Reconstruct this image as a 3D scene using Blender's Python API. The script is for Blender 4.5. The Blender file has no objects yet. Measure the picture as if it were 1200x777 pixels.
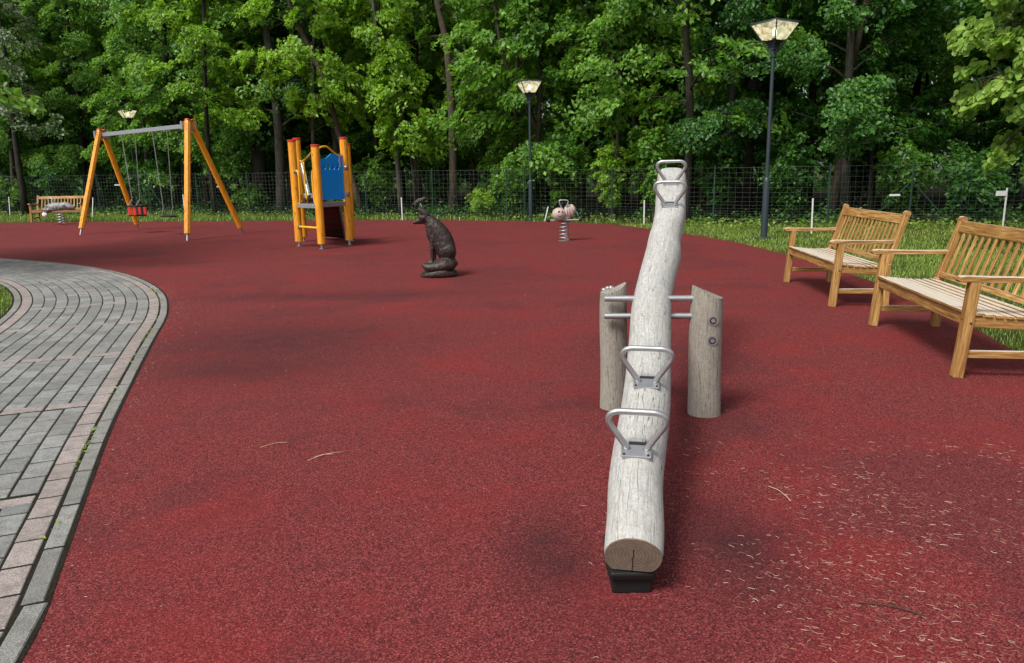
import bpy, bmesh, math, random
import numpy as np
from mathutils import Vector, Matrix, Euler
S = bpy.context.scene
C = S.collection
R = math.radians
random.seed(7)
rng = np.random.default_rng(11)

# ------------------------------------------------------------------ camera
cam = bpy.data.cameras.new('camera')
cam.sensor_width = 36; cam.lens = 26.1
cam.clip_start = 0.05; cam.clip_end = 2000
co = bpy.data.objects.new('camera', cam); C.objects.link(co)
co.matrix_world = Matrix.Translation((0, 0, 1.32)) @ Matrix.Rotation(R(90-11.8), 4, 'X') @ Matrix.Rotation(R(-1.0), 4, 'Z')
S.camera = co
# ------------------------------------------------------------------ light
SUN_EL, SUN_AZ = 52, 222          # degrees; azimuth clockwise from +Y: behind the camera, to the left
w = bpy.data.worlds.new('World'); S.world = w; w.use_nodes = True
nt = w.node_tree; bg = nt.nodes['Background']
sky = nt.nodes.new('ShaderNodeTexSky'); sky.sky_type = 'NISHITA'; sky.sun_disc = False
sky.sun_elevation = R(SUN_EL); sky.sun_rotation = R(SUN_AZ); sky.air_density = 1.0; sky.dust_density = 3.0
hs = nt.nodes.new('ShaderNodeHueSaturation'); hs.inputs['Saturation'].default_value = 0.30   # pale overcast sky
nt.links.new(sky.outputs[0], hs.inputs['Color']); nt.links.new(hs.outputs[0], bg.inputs['Color'])
bg.inputs['Strength'].default_value = 0.14
sl = bpy.data.lights.new('sun', 'SUN'); sl.energy = 3.1; sl.angle = R(18); sl.color = (1, .96, .89)
so = bpy.data.objects.new('sun', sl); C.objects.link(so)
d = Vector((math.sin(R(SUN_AZ))*math.cos(R(SUN_EL)), math.cos(R(SUN_AZ))*math.cos(R(SUN_EL)), math.sin(R(SUN_EL))))
so.rotation_euler = d.to_track_quat('Z', 'Y').to_euler(); so.location = d*50
S.view_settings.view_transform = 'Standard'; S.view_settings.look = 'None'
S.view_settings.exposure = 0.18; S.view_settings.gamma = 1
S.render.engine = 'CYCLES'

# ------------------------------------------------------------------ materials
class NT:
    def __init__(s, name):
        s.m = bpy.data.materials.new(name); s.m.use_nodes = True
        s.t = s.m.node_tree; s.b = s.t.nodes['Principled BSDF']; s.out = s.t.nodes['Material Output']
    def n(s, typ, **k):
        x = s.t.nodes.new('ShaderNode'+typ)
        for a, v in k.items():
            if a.startswith('i_'):
                key = a[2:].replace('_', ' ')
                x.inputs[key].default_value = v
            else: setattr(x, a, v)
        return x
    def l(s, a, b): s.t.links.new(a, b)
    def coord(s, kind='Object', scale=(1, 1, 1)):
        tc = s.n('TexCoord'); mp = s.n('Mapping'); mp.inputs['Scale'].default_value = scale
        s.l(tc.outputs[kind], mp.inputs['Vector']); return mp.outputs[0]
    def noise(s, vec, scale, detail=4, rough=.55, dist=0):
        x = s.n('TexNoise'); x.inputs['Scale'].default_value = scale; x.inputs['Detail'].default_value = detail
        x.inputs['Roughness'].default_value = rough; x.inputs['Distortion'].default_value = dist
        s.l(vec, x.inputs['Vector']); return x.outputs['Fac']
    def ramp(s, fac, stops, interp='LINEAR'):
        x = s.n('ValToRGB'); cr = x.color_ramp; cr.interpolation = interp
        while len(cr.elements) < len(stops): cr.elements.new(.5)
        for e, (p, c) in zip(cr.elements, stops):
            e.position = p; e.color = (c[0], c[1], c[2], 1) if hasattr(c, '__len__') else (c, c, c, 1)
        s.l(fac, x.inputs[0]); return x.outputs[0]
    def mix(s, fac, a, b, mode='MIX'):
        x = s.n('Mix', data_type='RGBA', blend_type=mode)
        for sock, v in ((x.inputs[0], fac), (x.inputs[6], a), (x.inputs[7], b)):
            if hasattr(v, 'links'): s.l(v, sock)
            elif hasattr(v, '__len__'): sock.default_value = (v[0], v[1], v[2], 1)
            else: sock.default_value = v
        return x.outputs[2]
    def math(s, op, a, b=None, c=None, clamp=False):
        x = s.n('Math', operation=op); x.use_clamp = clamp
        for i, v in enumerate((a, b, c)):
            if v is None: continue
            if hasattr(v, 'links'): s.l(v, x.inputs[i])
            else: x.inputs[i].default_value = v
        return x.outputs[0]
    def bump(s, h, strength=.3, dist=.01):
        x = s.n('Bump'); x.inputs['Strength'].default_value = strength; x.inputs['Distance'].default_value = dist
        s.l(h, x.inputs['Height']); s.l(x.outputs[0], s.b.inputs['Normal'])
    def base(s, v):
        if hasattr(v, 'links'): s.l(v, s.b.inputs['Base Color'])
        else: s.b.inputs['Base Color'].default_value = (*v, 1)
    def rough(s, v, spec=None, metal=None):
        if hasattr(v, 'links'): s.l(v, s.b.inputs['Roughness'])
        else: s.b.inputs['Roughness'].default_value = v
        if spec is not None: s.b.inputs['Specular IOR Level'].default_value = spec
        if metal is not None: s.b.inputs['Metallic'].default_value = metal
    def rnd(s):     # one random number per object and per loose piece of a mesh
        oi = s.n('ObjectInfo'); ge = s.n('NewGeometry')
        return s.math('FRACT', s.math('ADD', oi.outputs['Random'], ge.outputs['Random Per Island']))

def simple(name, col, rough=.5, metal=0, spec=.5, var=.15, scale=8, bump=.0):
    k = NT(name); v = k.coord('Object')
    f = k.noise(v, scale, 5, .6)
    k.base(k.mix(f, tuple(c*(1-var) for c in col), tuple(min(1, c*(1+var)) for c in col)))
    k.rough(k.math('MULTIPLY_ADD', f, .25, rough-.12), spec, metal)
    if bump: k.bump(f, bump, .005)
    return k.m

def m_rubber():
    k = NT('red_rubber'); v = k.coord('Object')
    vo = k.n('TexVoronoi', feature='F1'); vo.inputs['Scale'].default_value = 230; k.l(v, vo.inputs['Vector'])
    cell = k.n('SeparateColor'); k.l(vo.outputs['Color'], cell.inputs[0])
    fine = k.ramp(cell.outputs[0], [(0, (.018, .004, .005)), (.28, (.078, .011, .013)), (.7, (.160, .021, .023)), (1, (.30, .075, .068))])
    vo2 = k.n('TexVoronoi', feature='F1'); vo2.inputs['Scale'].default_value = 120; k.l(v, vo2.inputs['Vector'])
    c2 = k.n('SeparateColor'); k.l(vo2.outputs['Color'], c2.inputs[0])
    col = k.mix(k.math('MULTIPLY', c2.outputs[1], .25), fine, (.24, .040, .039))
    # broad patches: fresh red, worn grey-maroon with a ragged edge
    n1 = k.noise(v, .55, 6, .6, .3)
    dark = k.ramp(n1, [(.425, 1), (.455, 0)])
    col = k.mix(k.math('MULTIPLY', dark, .45), col, k.mix(.5, col, (.045, .016, .021)))
    n2 = k.noise(v, 1.3, 3, .5)
    col = k.mix(k.ramp(n2, [(.5, 0), (.66, .5)]), col, k.mix(.55, col, (.24, .016, .014)))
    # long smears across the surface
    v3 = k.coord('Object', (.35, 1.6, 1)); n3 = k.noise(v3, 1.0, 5, .6, .5)
    col = k.mix(k.ramp(n3, [(.55, 0), (.60, .16)]), col, k.mix(.6, col, (.055, .020, .028)))
    # soft dark patches by the seesaw ends, around its posts and farther left
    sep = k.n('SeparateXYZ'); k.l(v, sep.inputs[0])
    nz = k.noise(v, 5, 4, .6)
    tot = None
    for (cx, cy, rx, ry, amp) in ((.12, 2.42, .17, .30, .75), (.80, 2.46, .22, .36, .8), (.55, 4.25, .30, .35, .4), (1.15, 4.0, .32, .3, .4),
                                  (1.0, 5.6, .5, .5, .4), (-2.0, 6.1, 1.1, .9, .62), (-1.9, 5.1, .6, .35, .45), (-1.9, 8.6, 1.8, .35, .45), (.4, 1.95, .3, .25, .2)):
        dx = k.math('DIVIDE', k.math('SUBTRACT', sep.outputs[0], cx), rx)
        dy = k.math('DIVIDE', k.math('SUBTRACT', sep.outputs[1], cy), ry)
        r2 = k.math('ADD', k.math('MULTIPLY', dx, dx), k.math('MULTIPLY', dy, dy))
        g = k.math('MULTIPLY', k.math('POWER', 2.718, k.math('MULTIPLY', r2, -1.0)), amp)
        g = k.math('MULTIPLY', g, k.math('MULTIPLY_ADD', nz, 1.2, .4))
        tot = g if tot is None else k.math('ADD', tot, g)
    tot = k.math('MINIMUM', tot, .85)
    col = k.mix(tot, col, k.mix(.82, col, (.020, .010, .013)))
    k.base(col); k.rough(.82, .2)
    k.bump(k.math('ADD', cell.outputs[2], k.math('MULTIPLY', c2.outputs[0], 1.0)), .55, .004)
    return k.m

def m_paver(name, a, b, bump=.4):
    k = NT(name); r = k.rnd()
    pos = k.n('NewGeometry').outputs['Position']
    n = k.noise(pos, 170, 5, .75); n2 = k.noise(pos, 14, 6, .7); n3 = k.noise(pos, 1.6, 4, .6); n4 = k.noise(pos, 420, 2, .6)
    col = k.mix(r, a, b)
    col = k.mix(k.ramp(n, [(.42, .9), (.56, 0)]), col, k.mix(.72, col, (.035, .035, .03)))
    col = k.mix(k.ramp(n4, [(.52, 0), (.68, .55)]), col, (.60, .59, .56))
    col = k.mix(k.ramp(n2, [(.45, 0), (.62, .7)]), col, k.mix(.55, col, (.08, .075, .065)))
    col = k.mix(k.ramp(n3, [(.45, 0), (.7, .45)]), col, (.17, .155, .13))
    k.base(col); k.rough(.88, .25); k.bump(n, bump, .005); return k.m

def m_wood_teak():
    k = NT('teak_wood'); oi = k.n('ObjectInfo')
    tc = k.n('TexCoord'); mp = k.n('Mapping'); k.l(tc.outputs['UV'], mp.inputs['Vector']); mp.inputs['Scale'].default_value = (1, 16, 1)
    ad = k.n('VectorMath', operation='ADD'); k.l(mp.outputs[0], ad.inputs[0])
    cb = k.n('CombineXYZ'); k.l(k.math('MULTIPLY', oi.outputs['Random'], 37), cb.inputs[0]); k.l(k.math('MULTIPLY', oi.outputs['Random'], 91), cb.inputs[2])
    k.l(cb.outputs[0], ad.inputs[1])
    n = k.noise(ad.outputs[0], 4, 6, .68, .5); n2 = k.noise(ad.outputs[0], 26, 5, .7)
    col = k.ramp(n, [(.28, (.09, .036, .011)), (.46, (.34, .17, .045)), (.66, (.70, .46, .17))])
    col = k.mix(k.ramp(n2, [(.45, .0), (.75, .45)]), col, (.17, .085, .03))
    col = k.mix(k.math('MULTIPLY', oi.outputs['Random'], .75), col, k.mix(.62, col, (.20, .085, .025)))
    # sun-bleached grey on faces that look up
    ge = k.n('NewGeometry'); sp = k.n('SeparateXYZ'); k.l(ge.outputs['Normal'], sp.inputs[0])
    up = k.ramp(k.math('MULTIPLY', sp.outputs[2], k.math('MULTIPLY_ADD', n, .6, .7)), [(.7, 0), (.95, 1)])
    col = k.mix(k.math('MULTIPLY', up, .78), col, k.ramp(n2, [(.3, (.44, .41, .35)), (.6, (.74, .71, .64))]))
    k.base(col); k.rough(.5, .4); k.bump(n2, .25, .002); return k.m

def m_wood_orange():
    k = NT('varnished_pine'); oi = k.n('ObjectInfo'); v = k.coord('Object', (9, 9, 1.0))
    ad = k.n('VectorMath', operation='ADD'); k.l(v, ad.inputs[0]); cb = k.n('CombineXYZ')
    k.l(k.math('MULTIPLY', oi.outputs['Random'], 40), cb.inputs[0]); k.l(cb.outputs[0], ad.inputs[1])
    n = k.noise(ad.outputs[0], 3, 5, .6, .6)
    col = k.ramp(n, [(.25, (.58, .19, .010)), (.5, (.80, .32, .016)), (.75, (.92, .47, .04))])
    vo = k.n('TexVoronoi', feature='F1'); vo.inputs['Scale'].default_value = 1.0
    mp = k.coord('Object', (12, 12, 3.0)); k.l(mp, vo.inputs['Vector'])
    knot = k.ramp(vo.outputs['Distance'], [(.10, .85), (.17, 0)])
    col = k.mix(knot, col, (.16, .05, .01))
    k.base(col); k.rough(.38, .5); return k.m

def m_log(name='weathered_log', tone=1.0, warm=(1, 1, 1)):
    k = NT(name)
    tc = k.n('TexCoord'); mp = k.n('Mapping'); k.l(tc.outputs['UV'], mp.inputs['Vector']); mp.inputs['Scale'].default_value = (26, 5, 1)
    uv = mp.outputs[0]; v = k.coord('Object')
    n = k.noise(uv, 2.2, 8, .75, 1.2); n2 = k.noise(v, 60, 6, .7, 1.5); n3 = k.noise(v, 3.5, 4, .6)
    sc = lambda c: tuple(min(1, x*tone*q) for x, q in zip(c, warm))
    col = k.ramp(n, [(.28, sc((.27, .262, .25))), (.45, sc((.45, .455, .45))), (.62, sc((.60, .615, .62)))])
    col = k.mix(k.ramp(n2, [(.42, .45), (.52, 0)]), col, sc((.30, .265, .22)))
    col = k.mix(k.ramp(n3, [(.5, 0), (.75, .4)]), col, sc((.44, .40, .34)))
    # swirling growth rings round a few knots
    vo = k.n('TexVoronoi', feature='F1'); vo.inputs['Scale'].default_value = 1.0; vo.inputs['Randomness'].default_value = 1
    mp2 = k.n('Mapping'); k.l(tc.outputs['UV'], mp2.inputs['Vector']); mp2.inputs['Scale'].default_value = (4.5, 2.0, 1); k.l(mp2.outputs[0], vo.inputs['Vector'])
    dd = k.math('ADD', vo.outputs['Distance'], k.math('MULTIPLY', n, .06))
    ring = k.math('SINE', k.math('MULTIPLY', dd, 75))
    ringm = k.math('MULTIPLY', k.ramp(ring, [(.80, 0), (1.0, 1)]), k.ramp(vo.outputs['Distance'], [(.10, .5), (.42, 0)]))
    col = k.mix(ringm, col, sc((.20, .17, .14)))
    # drying cracks: thin dark lines along the grain
    mp3 = k.n('Mapping'); k.l(tc.outputs['UV'], mp3.inputs['Vector']); mp3.inputs['Scale'].default_value = (9, .55, 1)
    n4 = k.noise(mp3.outputs[0], 2.3, 2, .4, .3)
    crack = k.ramp(k.math('ABSOLUTE', k.math('SUBTRACT', n4, .53)), [(0, .85), (.0075, 0)])
    col = k.mix(crack, col, (.045, .038, .03))
    k.base(col); k.rough(.75, .25)
    k.bump(k.math('SUBTRACT', k.math('ADD', n, k.math('MULTIPLY', n2, .6)), crack), .45, .006); return k.m

def m_endgrain():
    k = NT('end_grain'); tc = k.n('TexCoord'); v = tc.outputs['UV']
    sep = k.n('SeparateXYZ'); k.l(v, sep.inputs[0])
    n = k.noise(v, 4, 4, .6)
    r = k.math('SQRT', k.math('ADD', k.math('POWER', sep.outputs[0], 2), k.math('POWER', k.math('SUBTRACT', sep.outputs[1], .1), 2)))
    ring = k.math('SINE', k.math('MULTIPLY', k.math('ADD', r, k.math('MULTIPLY', n, .16)), 60))
    col = k.mix(k.math('MULTIPLY_ADD', ring, .25, .35), (.21, .165, .125), (.11, .08, .058))
    col = k.mix(k.ramp(k.noise(v, 3, 5, .7), [(.4, 0), (.7, .6)]), col, (.085, .062, .045))
    ang = k.math('ABSOLUTE', k.math('ADD', sep.outputs[0], k.math('MULTIPLY', k.math('SUBTRACT', n, .5), .18)))
    crack = k.math('MULTIPLY', k.ramp(ang, [(.012, 1), (.03, 0)]), k.ramp(sep.outputs[1], [(.30, 1), (.36, 0)]))
    col = k.mix(crack, col, (.01, .008, .006))
    k.base(col); k.rough(.85, .2); return k.m

def m_leaf(name, dark, mid, light, trans=.35, rough=.42):
    k = NT(name)
    ge = k.n('NewGeometry'); r = ge.outputs['Random Per Island']; oi = k.n('ObjectInfo')
    n = k.noise(ge.outputs['Position'], .8, 3, .5)
    f = k.math('ADD', k.math('MULTIPLY', r, .55), k.math('MULTIPLY', n, .6))
    f = k.math('ADD', f, k.math('MULTIPLY_ADD', oi.outputs['Random'], .24, -.14))
    col = k.ramp(f, [(.15, dark), (.52, mid), (.95, light)])
    k.base(col); k.rough(rough, .45)
    tr = k.n('BsdfTranslucent'); br = k.mix(.5, col, (light[0]*1.3, light[1]*1.4, light[2]*.6)); k.l(br, tr.inputs['Color'])
    mx = k.n('MixShader'); mx.inputs[0].default_value = trans
    k.l(k.b.outputs[0], mx.inputs[1]); k.l(tr.outputs[0], mx.inputs[2]); k.l(mx.outputs[0], k.out.inputs['Surface'])
    return k.m

def m_bark(name, a, b):
    k = NT(name); v = k.coord('Object', (8, 8, 2.0)); n = k.noise(v, 2, 7, .7, .8); n2 = k.noise(k.coord('Object'), 1.2, 4, .6)
    col = k.mix(k.ramp(n, [(.35, 0), (.65, 1)]), a, b)
    col = k.mix(k.ramp(n2, [(.5, 0), (.7, .5)]), col, (.05, .07, .03))
    k.base(col); k.rough(.9, .2); k.bump(n, .8, .02); return k.m

def m_ground(name, stops, sc=3):
    k = NT(name); v = k.coord('Object'); n = k.noise(v, sc, 8, .7); n2 = k.noise(v, sc*12, 5, .7)
    k.base(k.mix(k.math('MULTIPLY', n2, .5), k.ramp(n, stops), (.03, .024, .016))); k.rough(.95, .1); k.bump(n2, .8, .03); return k.m

MAT = dict(
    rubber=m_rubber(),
    paver=m_paver('grey_paver', (.175, .185, .187), (.33, .335, .325)),
    pink=m_paver('pink_paver', (.33, .265, .25), (.42, .35, .33)),
    kerb=m_paver('kerb_stone', (.19, .19, .18), (.32, .32, .30), .7),
    bed=m_ground('joint_sand', [(.3, (.018, .017, .013)), (.6, (.035, .033, .024)), (.8, (.022, .036, .010))], 8),
    teak=m_wood_teak(), pine=m_wood_orange(), log=m_log('weathered_log', .88, (1, .985, .955)), logpost=m_log('weathered_post', .60, (1, .92, .80)), endgrain=m_endgrain(),
    steel=simple('galvanised_steel', (.42, .43, .44), .38, .75, .5, .2, 14),
    beam=simple('beam_steel', (.34, .37, .40), .42, .5, .5, .12, 5),
    chain=simple('chain_steel', (.27, .27, .265), .45, .4, .5, .2, 14),
    black=simple('black_rubber', (.005, .005, .005), .65, 0, .4, .3, 30),
    red=simple('red_plastic', (.55, .02, .025), .38, 0, .5, .08, 6),
    blue=simple('blue_panel', (.003, .30, .92), .38, 0, .5, .08, 3),
    yellow=simple('yellow_tube', (.85, .43, .015), .32, 0, .5, .08, 6),
    maroon=simple('maroon_board', (.085, .020, .018), .6, 0, .4, .2, 6),
    lamp=simple('lamp_post_paint', (.028, .043, .052), .38, .1, .5, .18, 4),
    green=simple('green_steel', (.012, .048, .030), .5, .1, .5, .2, 4),
    wire=simple('fence_wire', (.09, .105, .098), .45, .3, .5, .2, 2),
    white=simple('white_paint', (.72, .72, .70), .5, 0, .4, .08, 12),
    fox=None, bee=simple('pinkish_plastic', (.44, .34, .30), .5, 0, .4, .12, 7, .1),
    grey=None, darkmark=simple('dark_mark', (.03, .025, .025), .5),
    maple=m_leaf('maple_leaf', (.026, .092, .014), (.092, .235, .028), (.24, .43, .06), .42),
    fresh=m_leaf('fresh_leaf', (.06, .17, .015), (.19, .36, .03), (.36, .56, .06), .45),
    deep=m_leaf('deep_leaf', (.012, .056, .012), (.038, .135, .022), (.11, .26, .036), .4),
    linden=m_leaf('linden_leaf', (.09, .19, .03), (.21, .37, .055), (.42, .56, .14), .42),
    blossom=m_leaf('pale_leaf', (.02, .07, .015), (.07, .15, .05), (.75, .78, .70), .25),
    grass=m_leaf('grass_blade', (.07, .15, .018), (.16, .28, .03), (.36, .42, .10), .35),
    weed=m_leaf('weed_leaf', (.05, .11, .014), (.12, .22, .026), (.26, .33, .05), .3),
    bark=m_bark('brown_bark', (.035, .027, .019), (.105, .083, .062)),
    greybark=m_bark('grey_bark', (.036, .033, .028), (.125, .115, .10)),
    darkbark=m_bark('dark_bark', (.012, .010, .008), (.045, .038, .030)),
    turf=m_ground('turf_soil', [(.3, (.030, .050, .012)), (.55, (.055, .080, .018)), (.75, (.090, .085, .035))], 2.5),
    litter=m_ground('forest_floor', [(.3, (.014, .013, .008)), (.55, (.035, .028, .016)), (.75, (.02, .04, .01))], 1.2),
    catkin=None,
    twig=simple('dry_twig', (.07, .05, .035), .8, 0, .2, .3, 9),
    straw=simple('dry_straw', (.55, .45, .28), .8, 0, .2, .2, 9),
)
def _catkin():
    k = NT('dry_catkin'); r = k.n('NewGeometry').outputs['Random Per Island']
    k.base(k.ramp(r, [(0, (.14, .06, .04)), (.5, (.28, .15, .10)), (.85, (.46, .31, .22)), (1, (.68, .58, .46))])); k.rough(.8, .2); return k.m
MAT['catkin'] = _catkin()
def _fox():
    k = NT('dark_carved_wood'); v = k.coord('Object', (1, 1, .55)); n = k.noise(v, 34, 6, .7, 2.2); n2 = k.noise(k.coord('Object'), 5, 4, .6)
    col = k.ramp(n, [(.34, (.005, .0035, .003)), (.52, (.022, .014, .012)), (.72, (.12, .08, .065))])
    col = k.mix(k.ramp(n2, [(.5, 0), (.75, .4)]), col, (.11, .045, .03))
    k.base(col); k.rough(.30, .5); k.bump(n, .7, .012); return k.m
MAT['fox'] = _fox()
def _grey():
    k = NT('mottled_grey'); v = k.coord('Object'); n = k.noise(v, 9, 5, .65, .5)
    k.base(k.ramp(n, [(.38, (.06, .06, .062)), (.5, (.20, .20, .20)), (.66, (.36, .36, .35))])); k.rough(.5, .4); return k.m
MAT['grey'] = _grey()
def _glass():
    k = NT('lamp_pane'); v = k.coord('Object', (1, 1, 1)); n = k.noise(v, 7, 3, .6, 1.5)
    em = k.ramp(n, [(.35, (.14, .135, .08)), (.5, (.60, .58, .42)), (.66, (1, .98, .86))])
    k.base((.55, .52, .36)); k.rough(.2, .6)
    k.l(em, k.b.inputs['Emission Color']); k.b.inputs['Emission Strength'].default_value = .9
    tr = k.n('BsdfTransparent'); tr.inputs['Color'].default_value = (.95, .9, .7, 1)
    mx = k.n('MixShader'); mx.inputs[0].default_value = .42
    k.l(tr.outputs[0], mx.inputs[1]); k.l(k.b.outputs[0], mx.inputs[2]); k.l(mx.outputs[0], k.out.inputs['Surface']); return k.m
MAT['pane'] = _glass()
def _bulb():
    k = NT('lit_bulb'); k.base((.9, .9, .8)); k.b.inputs['Emission Color'].default_value = (1, .95, .8, 1); k.b.inputs['Emission Strength'].default_value = 6; return k.m
MAT['bulb'] = _bulb()

# ------------------------------------------------------------------ object helpers
def tag(o, label=None, cat=None, group=None, kind=None):
    if label: o['label'] = label
    if cat: o['category'] = cat
    if group: o['group'] = group
    if kind: o['kind'] = kind
    return o
def empty(name, loc=(0, 0, 0), rz=0, label=None, cat=None, group=None):
    o = bpy.data.objects.new(name, None); o.empty_display_size = .1; C.objects.link(o)
    o.location = loc; o.rotation_euler = (0, 0, rz); return tag(o, label, cat, group)
def link(name, me, mat=None, parent=None, loc=(0, 0, 0), rot=(0, 0, 0), smooth=False, bevel=0):
    o = bpy.data.objects.new(name, me); C.objects.link(o); o.location = loc; o.rotation_euler = rot
    if mat is not None and not me.materials: me.materials.append(mat)
    if parent: o.parent = parent
    if smooth and len(me.polygons): me.polygons.foreach_set('use_smooth', [True]*len(me.polygons))
    if bevel:
        b = o.modifiers.new('bevel', 'BEVEL'); b.width = bevel; b.segments = 2; b.limit_method = 'ANGLE'; b.angle_limit = R(40)
    return o
def copy_tree(o, parent=None):
    c = o.copy(); C.objects.link(c)
    if parent: c.parent = parent
    for ch in list(o.children): copy_tree(ch, c)
    return c

class MB:
    def __init__(s): s.v = []; s.f = []; s.mi = []; s.cur = 0; s.uv = {}
    def add(s, V, F, uvs=None):
        b = len(s.v); s.v += [tuple(x) for x in V]
        for i, f in enumerate(F):
            if uvs is not None: s.uv[len(s.f)] = uvs[i]
            s.f.append(tuple(b+j for j in f)); s.mi.append(s.cur)
    def box(s, c, dim, M=None, taper=1.0):
        x, y, z = (d/2 for d in dim); V = []
        for k in (-1, 1):
            t = taper if k > 0 else 1
            for (i, j) in ((-1, -1), (1, -1), (1, 1), (-1, 1)): V.append(Vector((i*x*t, j*y*t, k*z)))
        if M is not None: V = [M @ p for p in V]
        V = [p+Vector(c) for p in V]
        F = [(0, 3, 2, 1), (4, 5, 6, 7), (0, 1, 5, 4), (1, 2, 6, 5), (2, 3, 7, 6), (3, 0, 4, 7)]
        # uv: u runs along the longest side
        L = max(range(3), key=lambda q: dim[q]); loc = [((i*x), (j*y), (k*z)) for k in (-1, 1) for (i, j) in ((-1, -1), (1, -1), (1, 1), (-1, 1))]
        o1, o2 = [q for q in range(3) if q != L]
        uv = [[(loc[j][L], loc[j][o1]+loc[j][o2]*1.3) for j in f] for f in F]
        s.add(V, F, uv)
    def bar(s, a, b, wd, th, side=None, taper=1.0):     # rectangular bar from a to b, width along `side`
        a, b = Vector(a), Vector(b); z = (b-a).normalized()
        sd = Vector(side) if side is not None else (Vector((1, 0, 0)) if abs(z.x) < .9 else Vector((0, 1, 0)))
        y = z.cross(sd).normalized(); x = y.cross(z).normalized()
        M = Matrix((x, y, z)).transposed()
        s.box((a+b)/2, (wd, th, (b-a).length), M, taper)
    def tube(s, pts, rad, n=10, caps=True, closed=False):
        P = [Vector(p) for p in pts]; m = len(P)
        rs = rad if hasattr(rad, '__len__') else [rad]*m
        T = []
        for i in range(m):
            if closed: t = P[(i+1) % m]-P[i-1]
            else: t = P[min(i+1, m-1)]-P[max(i-1, 0)]
            T.append(t.normalized())
        u = T[0].orthogonal().normalized(); V = []; L = 0; us = []
        for i in range(m):
            u = (u-T[i]*u.dot(T[i])).normalized(); w_ = T[i].cross(u)
            if i: L += (P[i]-P[i-1]).length
            us.append(L)
            for j in range(n):
                a = 2*math.pi*j/n; V.append(P[i]+(u*math.cos(a)+w_*math.sin(a))*rs[i])
        F = []; uv = []
        for i in range(m if closed else m-1):
            for j in range(n):
                k = (i+1) % m
                F.append((i*n+j, i*n+(j+1) % n, k*n+(j+1) % n, k*n+j))
                L2 = us[k] if k else L
                uv.append([(j/n, us[i]), ((j+1)/n, us[i]), ((j+1)/n, L2), (j/n, L2)])
        if caps and not closed:
            F.append(tuple(range(n-1, -1, -1))); uv.append([(0, 0)]*n); F.append(tuple((m-1)*n+j for j in range(n))); uv.append([(0, 0)]*n)
        s.add(V, F, uv)
    def ell(s, c, r, M=None, nu=16, nv=10):
        V = []; c = Vector(c)
        for i in range(nv+1):
            th = math.pi*i/nv
            for j in range(nu):
                ph = 2*math.pi*j/nu; p = Vector((r[0]*math.sin(th)*math.cos(ph), r[1]*math.sin(th)*math.sin(ph), r[2]*math.cos(th)))
                if M is not None: p = M @ p
                V.append(c+p)
        F = [(i*nu+j, (i+1)*nu+j, (i+1)*nu+(j+1) % nu, i*nu+(j+1) % nu) for i in range(nv) for j in range(nu)]
        s.add(V, F)
    def mesh(s, name):
        me = bpy.data.meshes.new(name); me.from_pydata(s.v, [], s.f)
        if any(s.mi): me.polygons.foreach_set('material_index', s.mi)
        if s.uv:
            ul = me.uv_layers.new(name='UVMap')
            for fi, p in enumerate(me.polygons):
                u = s.uv.get(fi)
                if u:
                    for k, li in enumerate(p.loop_indices): ul.data[li].uv = u[k]
        me.update(); return me
    def build(s, name, mat, parent=None, loc=(0, 0, 0), rot=(0, 0, 0), smooth=False, bevel=0):
        me = s.mesh(name)
        if s.v and smooth is not None:
            bm = bmesh.new(); bm.from_mesh(me); bmesh.ops.remove_doubles(bm, verts=bm.verts, dist=1e-6); bm.to_mesh(me); bm.free()
        o = link(name, me, mat, parent, loc, rot, bool(smooth), bevel)
        if smooth == 'auto': auto_smooth(me)
        return o
def auto_smooth(me, ang=40):
    bm = bmesh.new(); bm.from_mesh(me)
    for f in bm.faces: f.smooth = True
    for e in bm.edges: e.smooth = not (len(e.link_faces) == 2 and e.calc_face_angle(0) > R(ang))
    bm.to_mesh(me); bm.free()
def catmull(P, n):
    P = [Vector(p) for p in P]; P = [P[0]*2-P[1]]+P+[P[-1]*2-P[-2]]; out = []
    for i in range(1, len(P)-2):
        a, b, c_, d_ = P[i-1:i+3]
        for k in range(n):
            t = k/n; out.append(.5*((2*b)+(-a+c_)*t+(2*a-5*b+4*c_-d_)*t*t+(-a+3*b-3*c_+d_)*t**3))
    out.append(P[-2]); return out
def fast_mesh(name, V, F):
    V = np.asarray(V, np.float32); F = np.asarray(F, np.int32); n = F.shape[1]
    me = bpy.data.meshes.new(name); me.vertices.add(len(V)); me.vertices.foreach_set('co', V.ravel())
    me.loops.add(F.size); me.loops.foreach_set('vertex_index', F.ravel())
    me.polygons.add(len(F)); me.polygons.foreach_set('loop_start', np.arange(0, F.size, n, dtype=np.int32))
    me.polygons.foreach_set('loop_total', np.full(len(F), n, np.int32))
    me.update(calc_edges=True); return me
def fuse(mb, name, voxel, mat, parent=None, smooth_it=3, disp=0, **k):    # union of solids as ONE continuous skin
    me = mb.mesh(name); o = bpy.data.objects.new(name, me); C.objects.link(o)
    r = o.modifiers.new('r', 'REMESH'); r.mode = 'VOXEL'; r.voxel_size = voxel
    sm = o.modifiers.new('s', 'SMOOTH'); sm.factor = .5; sm.iterations = smooth_it
    if disp:
        tx = bpy.data.textures.new(name, 'CLOUDS'); tx.noise_scale = .035
        dm = o.modifiers.new('d', 'DISPLACE'); dm.texture = tx; dm.strength = disp; dm.mid_level = .5
    dg = bpy.context.evaluated_depsgraph_get(); m2 = bpy.data.meshes.new_from_object(o.evaluated_get(dg))
    bpy.data.objects.remove(o); m2.materials.clear(); m2.name = name
    return link(name, m2, mat, parent, smooth=True, **k)
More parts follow.
